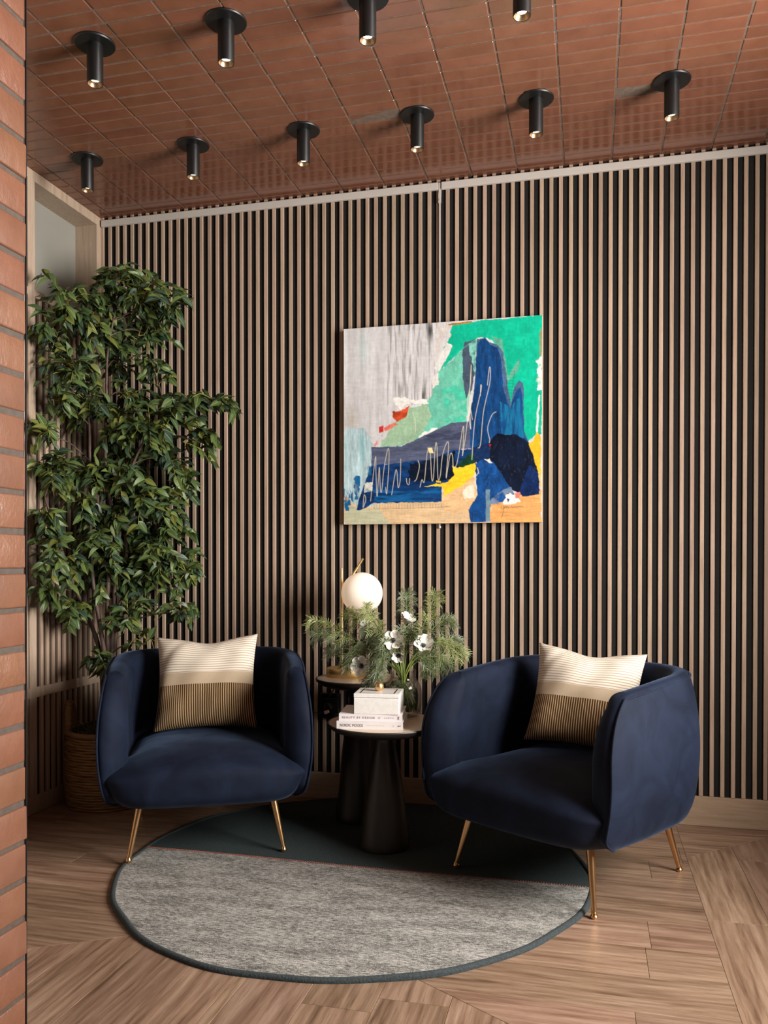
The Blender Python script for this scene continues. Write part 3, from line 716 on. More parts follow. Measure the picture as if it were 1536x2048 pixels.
# ------------------------------------------------------------------ books and marble box
def text_mesh(txt, size, mat, width, name='lettering', spacing=1.0):
    cu = bpy.data.curves.new('lettering', 'FONT'); cu.body = txt; cu.size = size; cu.extrude = 0.0002; cu.space_character = spacing; cu.resolution_u = 3
    o = bpy.data.objects.new('lettering', cu); link(o); bpy.context.view_layer.update()
    me = bpy.data.meshes.new_from_object(o.evaluated_get(bpy.context.evaluated_depsgraph_get()))
    bpy.data.objects.remove(o); bpy.data.curves.remove(cu)
    me.name = name; me.materials.clear(); me.materials.append(mat)
    xs = [v.co.x for v in me.vertices]; me.transform(Matrix.Diagonal((width / (max(xs) - min(xs)), 1, 1, 1))); return me
def book(label, w, d, h, loc, rz):
    t = thing('book', label, 'book', loc, (0, 0, rz), 'white books under the marble box')
    mb = MB(); c = 0.0022                                   # cover: spine in front, two boards
    mb.box(-w / 2, w / 2, -d / 2, d / 2, 0, c); mb.box(-w / 2, w / 2, -d / 2, d / 2, h - c, h); mb.box(-w / 2, w / 2, -d / 2, -d / 2 + c, c, h - c)
    obj('cover', mb.mesh('cover', M['cover']), t)
    obj('pages', MB().box(-w / 2 + 0.003, w / 2 - 0.003, -d / 2 + c, d / 2 - 0.003, c, h - c).mesh('pages', M['pages']), t)
    return t
def letter(t, me, x, z, y, name='lettering'):
    return obj(name, me, t, (x, y, z), (PI / 2, 0, 0))
BW, BD = 0.247, 0.205
rzb = R(7)
b1 = book('white paperback with NORDIC MOODS on its spine, lying on the low table', BW, BD, 0.0285, (1.578, -0.645, H1), rzb)
letter(b1, text_mesh('NORDIC MOODS', 0.0145, M['ink'], 0.086), -BW / 2 + 0.012, 0.0085, -BD / 2 - 0.0003)
mb = MB(); x = -0.012                                     # fine line of print, too small to read in the photograph
while x < 0.054:
    wd = random.uniform(0.0012, 0.0026); mb.box(x, x + wd, -0.0003, 0, 0.0131, 0.0131 + random.uniform(0.0009, 0.0014)); x += wd + random.uniform(0.0006, 0.0012)
obj('subtitle_line', mb.mesh('subtitle_line', M['ink_pale']), b1, (0, -BD / 2, 0))
mb = MB()
for x in (0.085, 0.089): mb.box(x, x + 0.0008, -0.0004, 0, 0.010, 0.018)
obj('spine_mark', mb.mesh('spine_mark', M['ink_pale']), b1, (0, -BD / 2, 0))
mb = MB().box(0.106, 0.115, -0.0004, 0, 0.0128, 0.0148).box(0.104, 0.108, -0.0004, 0, 0.0118, 0.0158).box(0.112, 0.115, -0.0004, 0, 0.0135, 0.0165)
obj('spine_logo', mb.mesh('spine_logo', M['ink']), b1, (0, -BD / 2, 0))
b2 = book('white paperback with BEAUTY BY DESIGN on its spine, directly under the marble box', 0.236, BD - 0.01, 0.0255, (1.578, -0.642, H1 + 0.0287), rzb + R(1.2))
y2 = -(BD - 0.01) / 2
letter(b2, text_mesh('BEAUTY BY DESIGN', 0.0108, M['ink_red'], 0.120, spacing=1.4), -0.236 / 2 + 0.012, 0.0088, y2 - 0.0003)
letter(b2, text_mesh('CURTIS', 0.0075, M['ink_pale'], 0.036, spacing=1.4), 0.050, 0.0098, y2 - 0.0003)
mb = MB()
for k in range(8):
    a = k * PI / 4; mb.add([(0.032 + 0.0045 * math.cos(a + d_), -0.0004, 0.0125 + 0.0045 * math.sin(a + d_)) for d_ in (-0.25, 0.25)] + [(0.032 + 0.001 * math.cos(a), -0.0004, 0.0125 + 0.001 * math.sin(a))], [(0, 1, 2)])
obj('spine_emblem', mb.mesh('spine_emblem', M['ink_pale']), b2, (0, y2, 0))
mb = MB().box(0.098, 0.108, -0.0004, 0, 0.0165, 0.0178).box(0.098, 0.108, -0.0004, 0, 0.0075, 0.0088).box(0.1015, 0.1045, -0.0004, 0, 0.0088, 0.0165).box(0.0995, 0.1065, -0.0004, 0, 0.0118, 0.0132)
obj('spine_logo', mb.mesh('spine_logo', M['ink_red']), b2, (0, y2, 0))
ZB = H1 + 0.0287 + 0.0257
bx = thing('keepsake_box', 'white marble lidded box with gold ball knob on the books', 'box', (1.606, -0.665, ZB), (0, 0, R(6)))
BXW, BXD, BXH = 0.168, 0.145, 0.060
mb = MB(); w, d = BXW / 2, BXD / 2
obj('body', bm_mesh(bevel_box(BXW, BXD, BXH, 0.0012, 1), 'body', M['marble']), bx, (0, 0, BXH / 2))
lid = obj('lid', bm_mesh(bevel_box(BXW + 0.0015, BXD + 0.0015, 0.0145, 0.0012, 1), 'lid', M['marble']), bx, (0, 0, BXH + 0.0012 + 0.00725))
mb = MB(); a_, b_, e_ = w - 0.018, d - 0.018, 0.0045
mb.box(-a_, -a_ + e_, -b_, b_, 0.0070, 0.0078).box(a_ - e_, a_, -b_, b_, 0.0070, 0.0078).box(-a_ + e_, a_ - e_, b_ - 0.002, b_, 0.0070, 0.0076).box(-a_ + e_, a_ - e_, -b_, -b_ + 0.002, 0.0070, 0.0076)
obj('inlay', mb.mesh('inlay', M['bronze']), lid)['label'] = 'dark bronze inlay lines'
prof = [(0.0185 * math.sin(PI * i / 24), 0.0185 - 0.0185 * math.cos(PI * i / 24)) for i in range(25)]; prof[0] = (0, 0); prof[-1] = (0, 0.037)
obj('knob', MB().lathe(prof, 40).mesh('knob', M['satin_gold'], True), lid, (0.0, 0.0, 0.0068))['label'] = 'polished gold ball knob'

# ------------------------------------------------------------------ vase with anemones and fern sprays
VX, VY = 1.650, -0.450
vase = thing('glass_vase', 'smoked clear glass vase of flowers standing behind the books', 'vase', (VX, VY, H1))
outp = [(0.0, 0.0), (0.052, 0.0), (0.067, 0.006), (0.0745, 0.03), (0.077, 0.07), (0.0755, 0.105), (0.068, 0.130), (0.056, 0.146), (0.052, 0.156), (0.0525, 0.180), (0.0535, 0.184)]
inp = [(0.0515, 0.184), (0.0503, 0.178), (0.0498, 0.157), (0.0538, 0.144), (0.0655, 0.128), (0.073, 0.104), (0.0745, 0.07), (0.072, 0.032), (0.064, 0.011), (0.05, 0.007), (0.0, 0.007)]
so = [(max(0, p.x), p.z) for p in catmull([(r, 0, z) for r, z in outp[1:]], 4)]; si = [(max(0, p.x), p.z) for p in catmull([(r, 0, z) for r, z in inp[:-1]], 4)]
obj('vessel', MB().lathe([(0.0, 0.0)] + so + si + [(0.0, 0.007)], 64).mesh('vessel', M['glass'], True), vase)
def frame_at(pts, i):
    t = (pts[min(i + 1, len(pts) - 1)] - pts[max(i - 1, 0)]).normalized(); return t
def spray(tip, mat, label, bend=0.06, rs=None, group='feathery green sprays in the glass vase', dens=1.0, sidelen=1.0):
    rs = rs or random
    tip = Vector(tip); ang = rs.uniform(0, 2 * PI); b0 = Vector((VX - 0.4 * (tip.x - VX) * 0.35 + rs.uniform(-.02, .02), VY + rs.uniform(-.03, .03), H1 + 0.02))
    d = tip - Vector((VX, VY, H1 + 0.17)); neck = Vector((VX + 0.030 * d.x / (abs(d.x) + abs(d.y) + 0.05) * 1.0, VY + 0.03 * d.y / (abs(d.x) + abs(d.y) + 0.05), H1 + 0.18))
    mid = neck.lerp(tip, 0.5) + Vector((0, 0, bend)); q = neck.lerp(tip, 0.82) + Vector((0, 0, bend * 0.65))
    main = catmull([b0, neck, mid, q, tip], 9)
    t = thing('fern_spray', label, 'foliage', neck, group=group); O = Vector(neck)
    ms = MB(); ms.tube([p - O for p in main], [0.0022 - 0.0014 * i / len(main) for i in range(len(main))], 5)
    ml = MB()
    def needles(pts, ln, step_n):
        for i in range(1, len(pts)):
            for s_ in range(step_n):
                p = pts[i - 1].lerp(pts[i], s_ / step_n); tg = (pts[i] - pts[i - 1]).normalized()
                side = tg.cross(Vector((0.15, -1.0, 0.35))).normalized()
                if side.length < 0.1: side = tg.orthogonal()
                for sg in (-1, 1):
                    dr = (tg * 0.9 + side * sg * 0.85 + Vector((rs.gauss(0, .16), rs.gauss(0, .22), rs.gauss(0, .16) - 0.12))).normalized()
                    L = ln * rs.uniform(0.7, 1.1); w = tg.cross(dr); w = (w.normalized() if w.length > 1e-4 else side)
                    w = dr.cross(w).normalized() * 0.0013
                    e = p + dr * L + Vector((0, 0, -0.15 * L)); m_ = p + dr * L * 0.5
                    ml.add([p - O - w * .4, p - O + w * .4, m_ - O + w, e - O, m_ - O - w], [(0, 1, 2, 3, 4)])
    fr = max(10, int(len(main) * 0.38))
    needles(main[fr:], 0.036, 1)
    k = fr + 1
    while k < len(main) - 2:
        tg = frame_at(main, k); side = tg.cross(Vector((0.1, -1, 0.3))).normalized()
        for sg in (-1, 1):
            L = (0.075 * (1 - 0.55 * (k - fr) / max(1, len(main) - fr)) * rs.uniform(0.7, 1.15)) * sidelen
            dr = (tg * 1.0 + side * sg * 0.75 + Vector((rs.gauss(0, .12), rs.gauss(0, .3), rs.gauss(0, .12)))).normalized()
            pts = [main[k] + dr * L * u + Vector((0, 0, -0.35 * L * u * u)) for u in (0, .25, .5, .75, 1)]
            ms.tube([p - O for p in pts], [0.0011, .001, .0009, .0008, .0006], 4); needles(pts, 0.030, 2)
        k += 3
    obj('stem', ms.mesh('stem', M['stem'], True), t); o = obj('leaflets', ml.mesh('leaflets', mat), t); o['kind'] = 'stuff'
    return t
rs = random.Random(21)
sprays = [((1.245, -0.43, 0.872), 'needle_y', 'green feathery spray reaching furthest left over the lamp base', 0.03),
 ((1.275, -0.45, 0.815), 'needle_g', 'grey green spray pointing left below the topmost left one', 0.04),
 ((1.325, -0.42, 0.745), 'needle_g', 'drooping green spray in front of the lamp rod', 0.05),
 ((1.400, -0.40, 0.905), 'needle_y', 'pale green spray rising in front of the opal globe left side', 0.03),
 ((1.500, -0.47, 0.925), 'needle_y', 'yellow green spray curling up at the globe right edge', 0.02),
 ((1.415, -0.50, 0.700), 'needle', 'dark green spray low on the left beside the lamp base', 0.06),
 ((1.655, -0.40, 0.990), 'needle_g', 'tall upright spray, left of the two highest tips', 0.0),
 ((1.770, -0.38, 0.990), 'needle_y', 'tall upright spray, right of the two highest tips', 0.0),
 ((1.835, -0.37, 0.880), 'needle', 'green spray arching to the upper right', 0.05),
 ((1.862, -0.36, 0.790), 'needle_g', 'green spray reaching right above the drooping tip', 0.045),
 ((1.885, -0.38, 0.735), 'needle_y', 'spray with drooping tip at the far right of the bouquet', 0.075),
 ((1.830, -0.43, 0.690), 'needle', 'low dark green spray pointing right', 0.05),
 ((1.755, -0.45, 0.670), 'needle', 'short dark spray hanging over the right of the vase rim', 0.06),
 ((1.560, -0.555, 0.650), 'needle_g', 'short grey green spray hanging over the front vase rim', 0.085),
 ((1.530, -0.55, 0.610), 'needle', 'dark sprig drooping down behind the gold knob', 0.10),
 ((1.600, -0.53, 0.780), 'needle_g', 'bushy green spray in the middle of the bouquet', 0.04),
 ((1.690, -0.50, 0.830), 'needle', 'bushy dark green spray behind the right white anemone', 0.03),
 ((1.520, -0.45, 0.810), 'needle', 'bushy dark green spray left of the middle anemone', 0.05)]
for i, (tp, mt, lab, bd) in enumerate(sprays): spray(tp, M[mt], lab, bd, rs)
# curled sprigs packed inside the glass
ml = MB()
for i in range(260):
    a = rs.uniform(0, 2 * PI); r_ = rs.uniform(0.01, 0.058); z0 = rs.uniform(0.015, 0.13); r_ *= min(1, (0.16 - z0) / 0.05 + 0.45)
    p = Vector((r_ * math.cos(a), r_ * math.sin(a), z0)); dr = Vector((rs.gauss(0, 1), rs.gauss(0, 1), rs.gauss(0.4, 1))).normalized()
    for k in range(7):
        q = p + dr * 0.004 * k
        if math.hypot(q.x, q.y) > 0.063: break
        s2 = dr.cross(Vector((rs.gauss(0, .4), 1, .3))).normalized()
        for sg in (-1, 1):
            e = q + (dr * 0.7 + s2 * sg) * 0.012
            if math.hypot(e.x, e.y) < 0.066 and 0.01 < e.z < 0.17: ml.add([q - dr * .0009, q + dr * .0009, e], [(0, 1, 2)])
o = tag(obj('submerged_foliage', ml.mesh('submerged_foliage', M['needle_g']), None, (VX, VY, H1)), 'tangle of fine green leaflets pressed inside the glass vase', 'foliage'); o['kind'] = 'stuff'
def anemone(label, loc, facing, r=0.034, cup=0.5, dark=True, n=6):
    f = Vector(facing).normalized(); q = f.to_track_quat('Z', 'Y')
    t = thing('anemone', label, 'flower', loc, q.to_euler(), 'white anemones in the glass vase')
    for k in range(n):
        V = []; F = []; a0 = 2 * PI * k / n + 0.2; hw = 1.75 * PI / n
        for i in range(7):
            u = i / 6; rr = r * u; lift = r * cup * u ** 1.7 + (0.0012 if k % 2 else 0)
            wid = hw * (0.35 + 0.65 * math.sin(PI * min(1, 0.12 + u * 0.78))) * (1 - 0.35 * max(0, u - 0.8) / 0.2)
            for j in range(7):
                s = -1 + j / 3; a = a0 + wid * s
                e = rr * (1 - 0.10 * s * s * u)
                V.append((e * math.cos(a), e * math.sin(a), lift + r * 0.10 * s * s * u + 0.0012 * math.sin(5 * s + k * 2) * u))
        for i in range(6):
            for j in range(6): F.append((i * 7 + j, i * 7 + j + 1, (i + 1) * 7 + j + 1, (i + 1) * 7 + j))
        obj('petal', mesh_from('petal', V, F, M['petal'], True), t)
    mb = MB(); prof = [(0.0048 * math.sin(PI / 2 * i / 8), 0.0015 + 0.005 * math.cos(PI / 2 * i / 8)) for i in range(9)]
    mb.lathe([(max(a, 0), b) for a, b in prof], 18)
    for k in range(26):
        a = 2 * PI * k / 26; rr = 0.0078 + 0.0010 * (k % 3); ca, sa = math.cos(a), math.sin(a)
        mb.tube([(0.004 * ca, 0.004 * sa, 0.003), (rr * ca, rr * sa, 0.0062)], 0.00045, 4); mb.box(rr * ca - .0009, rr * ca + .0009, rr * sa - .0009, rr * sa + .0009, 0.0058, 0.0076)
    obj('flower_center', mb.mesh('flower_center', M['anther'], True), t)['label'] = 'black pollen centre'
    inv = (Matrix.Translation(loc) @ q.to_matrix().to_4x4()).inverted()
    L = Vector(loc); nk = Vector((VX + (L.x - VX) * 0.16, VY + (L.y - VY) * 0.2, H1 + 0.18))
    pts = catmull([Vector((VX - (L.x - VX) * 0.25, VY, H1 + 0.03)), nk, nk.lerp(L, 0.55) + Vector((0, 0, 0.02)) - f * 0.02, L - f * 0.006], 7)
    obj('stem', MB().tube([inv @ p for p in pts], 0.0022, 6).mesh('stem', M['stem'], True), t); return t
cdir = Vector((0.24, -0.97, 0.05))
anemone('white anemone seen from the side, highest of the open blooms', (1.655, -0.43, 0.868), (0.55, -0.25, 0.75), 0.034, 0.85)
anemone('white anemone full open in the middle of the bouquet', (1.627, -0.515, 0.800), (0.0, -0.95, 0.35), 0.042, 0.35)
anemone('white anemone with dark centre on the right of the bouquet', (1.738, -0.475, 0.778), (0.25, -0.80, 0.62), 0.041, 0.62)
anemone('white anemone with black centre hanging in front of the lamp base', (1.490, -0.49, 0.694), (-0.15, -0.96, 0.10), 0.043, 0.40)
anemone('white anemone half hidden by leaves below the globe', (1.505, -0.42, 0.848), (-0.3, -0.6, 0.75), 0.036, 0.6)
anemone('white anemone tucked low behind the hanging front spray', (1.640, -0.485, 0.742), (0.1, -0.9, -0.45), 0.027, 0.7)

# broad grey-green leaves among the flowers
lf = thing('dusty_leaf_stem', 'stem of broad grey green lobed leaves below the globe', 'foliage', (VX - 0.02, VY, H1 + 0.18))
pts = catmull([(0, 0, -0.12), (0, 0, 0), (-0.05, 0.0, 0.09), (-0.13, 0.01, 0.155)], 6)
obj('stem', MB().tube(pts, 0.0018, 6).mesh('stem', M['needle_g'], True), lf)
for (cx, cy, cz, sz, rt) in ((-0.13, 0.0, 0.15, 0.034, 0.3), (-0.085, -0.02, 0.10, 0.03, -0.9), (-0.15, -0.02, 0.09, 0.03, 1.4)):
    V = [(0, 0, 0)]; n = 22
    for i in range(n): a = 2 * PI * i / n; rr = sz * (0.72 + 0.28 * abs(math.sin(2.5 * a))); V.append((rr * math.cos(a), -0.12 * rr * math.sin(2 * a), rr * math.sin(a)))
    obj('leaf', mesh_from('leaf', V, [(0, i + 1, (i + 1) % n + 1) for i in range(n)], M['needle_g'], True), lf, (cx, cy, cz), (0.2, rt, 0.3))

# ------------------------------------------------------------------ abstract canvas
def vnoise(x, y, seed):
    xi = np.floor(x).astype(int); yi = np.floor(y).astype(int); fx = x - xi; fy = y - yi; fx = fx * fx * (3 - 2 * fx); fy = fy * fy * (3 - 2 * fy)
    def h(a, b): n = (a * 374761393 + b * 668265263 + seed * 1442695041) & 0x7fffffff; n = ((n ^ (n >> 13)) * 1274126177) & 0x7fffffff; return ((n ^ (n >> 16)) & 0xffff) / 65535.0
    return (h(xi, yi) * (1 - fx) + h(xi + 1, yi) * fx) * (1 - fy) + (h(xi, yi + 1) * (1 - fx) + h(xi + 1, yi + 1) * fx) * fy
def fbm(x, y, seed, o=4): return sum(vnoise(x * 2 ** k, y * 2 ** k, seed + k) * 0.5 ** (k + 1) for k in range(o)) / (1 - 0.5 ** o)
def lin(c): c = np.array(c, float) / 255; return np.where(c <= 0.04045, c / 12.92, ((c + 0.055) / 1.055) ** 2.4)
def paint_canvas(N):
    u, v = np.meshgrid(np.linspace(0, 1, N), np.linspace(0, 1, N))
    X = 97 + 1316 * u; yt = 192 - 89 * u; Y = yt + v * (1497 - 7 * u - yt)
    img = np.zeros((N, N, 3))
    st = fbm(X / 28, Y / 260, 3, 4); st2 = fbm(X / 9, Y / 150, 9, 4); bl = fbm(X / 120, Y / 120, 5, 4)
    base = lin((212, 211, 213)) + (st[..., None] - 0.5) * 0.34 + (fbm(X / 60, Y / 90, 15, 4)[..., None] - 0.5) * 0.12
    img[:] = np.clip(base, 0.12, 0.85)
    def blend(mask, c, a=1.0):
        mm = np.clip(mask, 0, 1)[..., None] * a; img[:] = img * (1 - mm) + (lin(c) if len(np.shape(c)) == 1 else c) * mm
    def window(pts, pad):
        xs = [p[0] for p in pts]; ys = [p[1] for p in pts]
        c0, c1 = np.searchsorted(X[0], [min(xs) - pad, max(xs) + pad]); k = (Y >= min(ys) - pad) & (Y <= max(ys) + pad); r = np.where(k.any(axis=1))[0]
        return (slice(r[0], r[-1] + 1), slice(max(0, c0 - 1), c1 + 1))
    def poly(pts, c, rough=10, seed=1, var=0.12, soft=0.0, a=1.0, streak=(40, 40)):
        W_ = window(pts, 2.2 * rough + 8); x0, y0 = X[W_], Y[W_]
        dx = (fbm(x0 / 26, y0 / 26, seed, 4) - 0.5) * rough * 3; dy = (fbm(x0 / 26, y0 / 26, seed + 50, 4) - 0.5) * rough * 3
        x = x0 + dx; y = y0 + dy; ins = np.zeros(x.shape, bool); k = len(pts)
        for i in range(k):
            x1, y1 = pts[i]; x2, y2 = pts[(i + 1) % k]
            if y1 == y2: continue
            cnd = ((y1 > y) != (y2 > y)) & (x < (x2 - x1) * (y - y1) / (y2 - y1) + x1); ins ^= cnd
        n = fbm(x0 / streak[0], y0 / streak[1], seed + 7, 4); n2 = fbm(x0 / (streak[0] * 0.22), y0 / (streak[1] * 0.22), seed + 17, 3)
        cc = np.clip(lin(c)[None, None, :] * (1 + (n[..., None] - 0.5) * var * 4.5 + (n2[..., None] - 0.5) * (0.25 + var)) + np.clip(n2[..., None] - 0.66, 0, 1) * 0.35 * var, 0, 1)
        m = ins.astype(float)
        if soft: m *= np.clip((n - soft + 0.15) / 0.2, 0, 1)
        m = m[..., None] * a; img[W_] = img[W_] * (1 - m) + cc * m
    # greys
    blend(np.clip((st2 - 0.52) * 5, 0, 1) * (X > 400) * (X < 740) * (Y < 700), (128, 124, 122), 0.7)
    blend(np.exp(-((X - 690) / 22) ** 2 - ((Y - 205) / 60) ** 2) * (st2 > 0.38), (45, 44, 46), 0.95)
    blend(np.exp(-((X - 565) / 18) ** 2 - ((Y - 180) / 26) ** 2) * (st2 > 0.45), (70, 68, 70), 0.9)
    blend(np.exp(-((X - 640) / 20) ** 2 - ((Y - 640) / 45) ** 2) * (st2 > 0.45), (60, 58, 58), 0.9)
    blend(np.exp(-((X - 515) / 10) ** 2 - ((Y - 500) / 110) ** 2), (105, 100, 98), 0.6)
    blend(np.exp(-((X - 235) / 40) ** 2 - ((Y - 330) / 120) ** 2), (190, 214, 212), 0.5)
    blend(np.exp(-((X - 150) / 40) ** 2 - ((Y - 800) / 90) ** 2), (176, 168, 152), 0.6)
    poly([(97, 860), (240, 850), (300, 960), (295, 1400), (97, 1420)], (176, 202, 208), 14, 11, 0.25, streak=(16, 160))
    blend(np.exp(-((X - 232) / 22) ** 2 - ((Y - 960) / 130) ** 2) * (st > 0.4), (120, 178, 184), 0.8)
    poly([(97, 1290), (200, 1385), (420, 1350), (900, 1330), (1413, 1300), (1413, 1500), (97, 1500)], (222, 190, 148), 12, 13, 0.10, streak=(160, 18))
    poly([(97, 1330), (190, 1390), (330, 1390), (420, 1500), (97, 1500)], (196, 196, 166), 16, 14, 0.08, streak=(160, 18))
    poly([(1085, 1330), (1413, 1270), (1413, 1500), (1085, 1500)], (226, 164, 100), 16, 15, 0.14, streak=(180, 18))
    poly([(770, 1290), (985, 1180), (1000, 1310), (955, 1420), (775, 1420)], (232, 190, 142), 10, 16, 0.12, streak=(60, 30))
    # greens
    poly([(835, 165), (1000, 140), (1415, 100), (1410, 890), (1300, 965), (1170, 560), (1140, 300), (1060, 250), (1000, 255), (905, 335), (738, 492), (775, 340), (822, 240)], (6, 186, 150), 8, 21, 0.10, streak=(70, 90))
    poly([(790, 165), (960, 140), (965, 150), (880, 165), (810, 172)], (180, 120, 40), 4, 22, 0.2)
    poly([(738, 492), (905, 335), (1000, 255), (990, 420), (940, 700), (935, 820), (740, 872), (560, 968), (352, 975), (440, 840), (540, 725), (672, 692), (715, 585)], (110, 196, 172), 10, 24, 0.12, streak=(50, 70))
    poly([(352, 972), (440, 830), (540, 722), (670, 695), (700, 780), (640, 880), (560, 965)], (158, 192, 160), 10, 25, 0.10)
    poly([(760, 600), (930, 560), (930, 800), (800, 830)], (70, 190, 160), 14, 26, 0.2, soft=0.5)
    poly([(1085, 240), (1160, 260), (1200, 520), (1250, 420), (1275, 395), (1262, 480), (1180, 560), (1150, 330)], (96, 170, 146), 6, 27, 0.14)
    # whites
    poly([(745, 480), (718, 455), (745, 390), (800, 282), (835, 300), (815, 360)], (226, 226, 222), 5, 31, 0.06, streak=(20, 60))
    poly([(705, 590), (712, 500), (748, 480), (745, 560)], (224, 222, 218), 6, 32, 0.05)
    poly([(720, 420), (760, 330), (790, 240), (835, 170), (800, 160), (740, 170), (720, 300)], (214, 208, 204), 6, 36, 0.06, streak=(20, 80))
    poly([(440, 655), (470, 650), (520, 645), (560, 670), (665, 660), (678, 700), (560, 690), (520, 705), (490, 735), (455, 700)], (238, 236, 232), 9, 33, 0.06)
    poly([(575, 978), (640, 885), (730, 852), (740, 905), (660, 905), (640, 970)], (240, 238, 232), 8, 34, 0.05)
    # reds
    poly([(436, 745), (500, 735), (548, 702), (530, 780), (470, 808), (445, 790)], (206, 78, 44), 8, 41, 0.4)
    poly([(340, 850), (372, 838), (372, 880), (345, 890)], (204, 54, 48), 6, 42, 0.3)
    poly([(370, 850), (460, 818), (475, 828), (390, 880)], (214, 120, 104), 9, 43, 0.3)
    poly([(300, 970), (360, 905), (380, 912), (318, 975)], (220, 150, 134), 8, 44, 0.3, soft=0.45)
    # towers
    poly([(903, 335), (915, 282), (990, 262), (985, 480), (962, 600), (925, 655), (905, 520)], (72, 88, 108), 4, 51, 0.18, streak=(30, 60))
    poly([(940, 300), (1000, 258), (995, 400), (985, 500)], (120, 186, 172), 6, 52, 0.2, soft=0.5)
    poly([(998, 262), (1050, 250), (1075, 285), (1130, 300), (1165, 340), (1178, 450), (1200, 600), (1215, 690), (1240, 580), (1270, 535), (1296, 560), (1302, 880), (1330, 960), (950, 995), (945, 800), (980, 600)], (74, 104, 140), 4, 53, 0.2)
    poly([(1000, 300), (1020, 262), (1055, 258), (1080, 300), (1130, 318), (1150, 380), (1168, 600), (1210, 720), (1245, 620), (1280, 580), (1292, 690), (1298, 880), (1326, 958), (950, 990), (950, 800), (985, 560)], (12, 66, 122), 4, 54, 0.28, streak=(24, 110))
    poly([(1150, 680), (1215, 715), (1290, 640), (1298, 930), (1160, 930)], (18, 104, 150), 6, 55, 0.25, soft=0.45, streak=(16, 120))
    # grey band and navy block
    poly([(290, 980), (500, 975), (660, 900), (830, 820), (950, 812), (955, 990), (830, 1010), (700, 1065), (290, 1110)], (84, 92, 118), 3, 61, 0.25, streak=(120, 20))
    poly([(655, 905), (790, 875), (945, 880), (830, 960), (700, 980)], (52, 58, 82), 8, 62, 0.4, soft=0.5, streak=(90, 16))
    poly([(288, 1105), (700, 1062), (830, 1005), (990, 995), (990, 1095), (870, 1195), (800, 1215), (768, 1240), (765, 1350), (300, 1355), (235, 1395), (188, 1402), (205, 1330), (245, 1215)], (10, 54, 106), 4, 63, 0.35, streak=(120, 26))
    poly([(560, 1090), (700, 1065), (850, 1010), (880, 1180), (760, 1215), (540, 1200)], (5, 22, 46), 12, 64, 0.3, streak=(120, 30))
    poly([(300, 1260), (620, 1275), (765, 1245), (765, 1345), (310, 1350)], (14, 84, 140), 10, 65, 0.3, soft=0.5, streak=(120, 16))
    poly([(870, 1100), (945, 1035), (990, 1000), (990, 1090), (900, 1135)], (16, 62, 44), 8, 66, 0.3)
    for (x0, y0, w, h, s) in ((105, 1260, 35, 140, 71), (175, 1170, 30, 160, 72), (150, 1240, 20, 100, 73), (250, 1110, 45, 60, 74)):
        poly([(x0, y0), (x0 + w, y0), (x0 + w, y0 + h), (x0, y0 + h)], (20, 90, 140), 12, s, 0.4, soft=0.48, streak=(14, 60))
    poly([(240, 1215), (300, 1210), (298, 1270), (240, 1285)], (206, 210, 204), 6, 75, 0.1, soft=0.42)
    # dark mass, blue foot
    poly([(1075, 950), (1130, 888), (1180, 905), (1250, 900), (1335, 958), (1392, 1150), (1397, 1305), (1290, 1312), (1200, 1250), (1100, 1110), (1060, 1020)], (8, 22, 46), 5, 81, 0.35, streak=(40, 90))
    poly([(1330, 1110), (1390, 1150), (1397, 1305), (1290, 1312), (1270, 1280)], (8, 38, 88), 8, 82, 0.3)
    poly([(960, 990), (1090, 950), (1080, 1070), (1000, 1110)], (12, 40, 80), 8, 83, 0.3)
    poly([(985, 1095), (1045, 1062), (1100, 1080), (1190, 1220), (1240, 1300), (1190, 1350), (1085, 1350), (1082, 1485), (955, 1485), (945, 1400), (1000, 1310)], (18, 74, 140), 5, 84, 0.3, streak=(30, 60))
    poly([(1055, 1270), (1082, 1270), (1084, 1485), (1058, 1485)], (110, 140, 156), 4, 85, 0.15)
    poly([(1080, 1345), (1130, 1290), (1220, 1250), (1230, 1300), (1150, 1365), (1085, 1370)], (110, 130, 156), 8, 86, 0.2, soft=0.5)
    # yellows
    poly([(832, 1105), (870, 1125), (990, 1090), (985, 1170), (975, 1185), (900, 1240), (785, 1310), (772, 1245), (642, 1246), (800, 1218), (852, 1170)], (250, 204, 44), 5, 91, 0.10, streak=(90, 30))
    poly([(1330, 962), (1358, 945), (1382, 882), (1408, 925), (1405, 1290), (1390, 1150)], (246, 184, 44), 4, 92, 0.08)
    poly([(905, 1270), (975, 1230), (985, 1320), (920, 1330)], (240, 226, 206), 8, 93, 0.06)
    poly([(728, 1208), (762, 1210), (760, 1220), (730, 1220)], (244, 206, 60), 2, 94)
    poly([(670, 985), (700, 985), (715, 1025), (680, 1020)], (236, 222, 160), 4, 95)
    # white splash right, blob edge
    poly([(1168, 1368), (1185, 1300), (1215, 1290), (1268, 1320), (1280, 1355), (1210, 1372)], (238, 234, 230), 6, 101, 0.05)
    poly([(1240, 1290), (1275, 1285), (1275, 1330), (1250, 1320)], (220, 130, 120), 8, 102, 0.3)
    poly([(1190, 1330), (1208, 1335), (1200, 1358)], (30, 60, 120), 3, 103)
    poly([(1040, 1065), (1075, 1070), (1102, 1090), (1080, 1092)], (236, 226, 206), 4, 104)
    poly([(1075, 965), (1090, 965), (1085, 985)], (190, 24, 40), 3, 105)
    poly([(1380, 400), (1410, 380), (1410, 600), (1370, 600), (1385, 500)], (232, 236, 230), 14, 106, 0.05, soft=0.48)
    poly([(1392, 640), (1400, 640), (1388, 880), (1374, 890)], (228, 236, 226), 4, 107)
    poly([(1398, 200), (1414, 190), (1414, 380), (1400, 370)], (150, 150, 110), 6, 108)
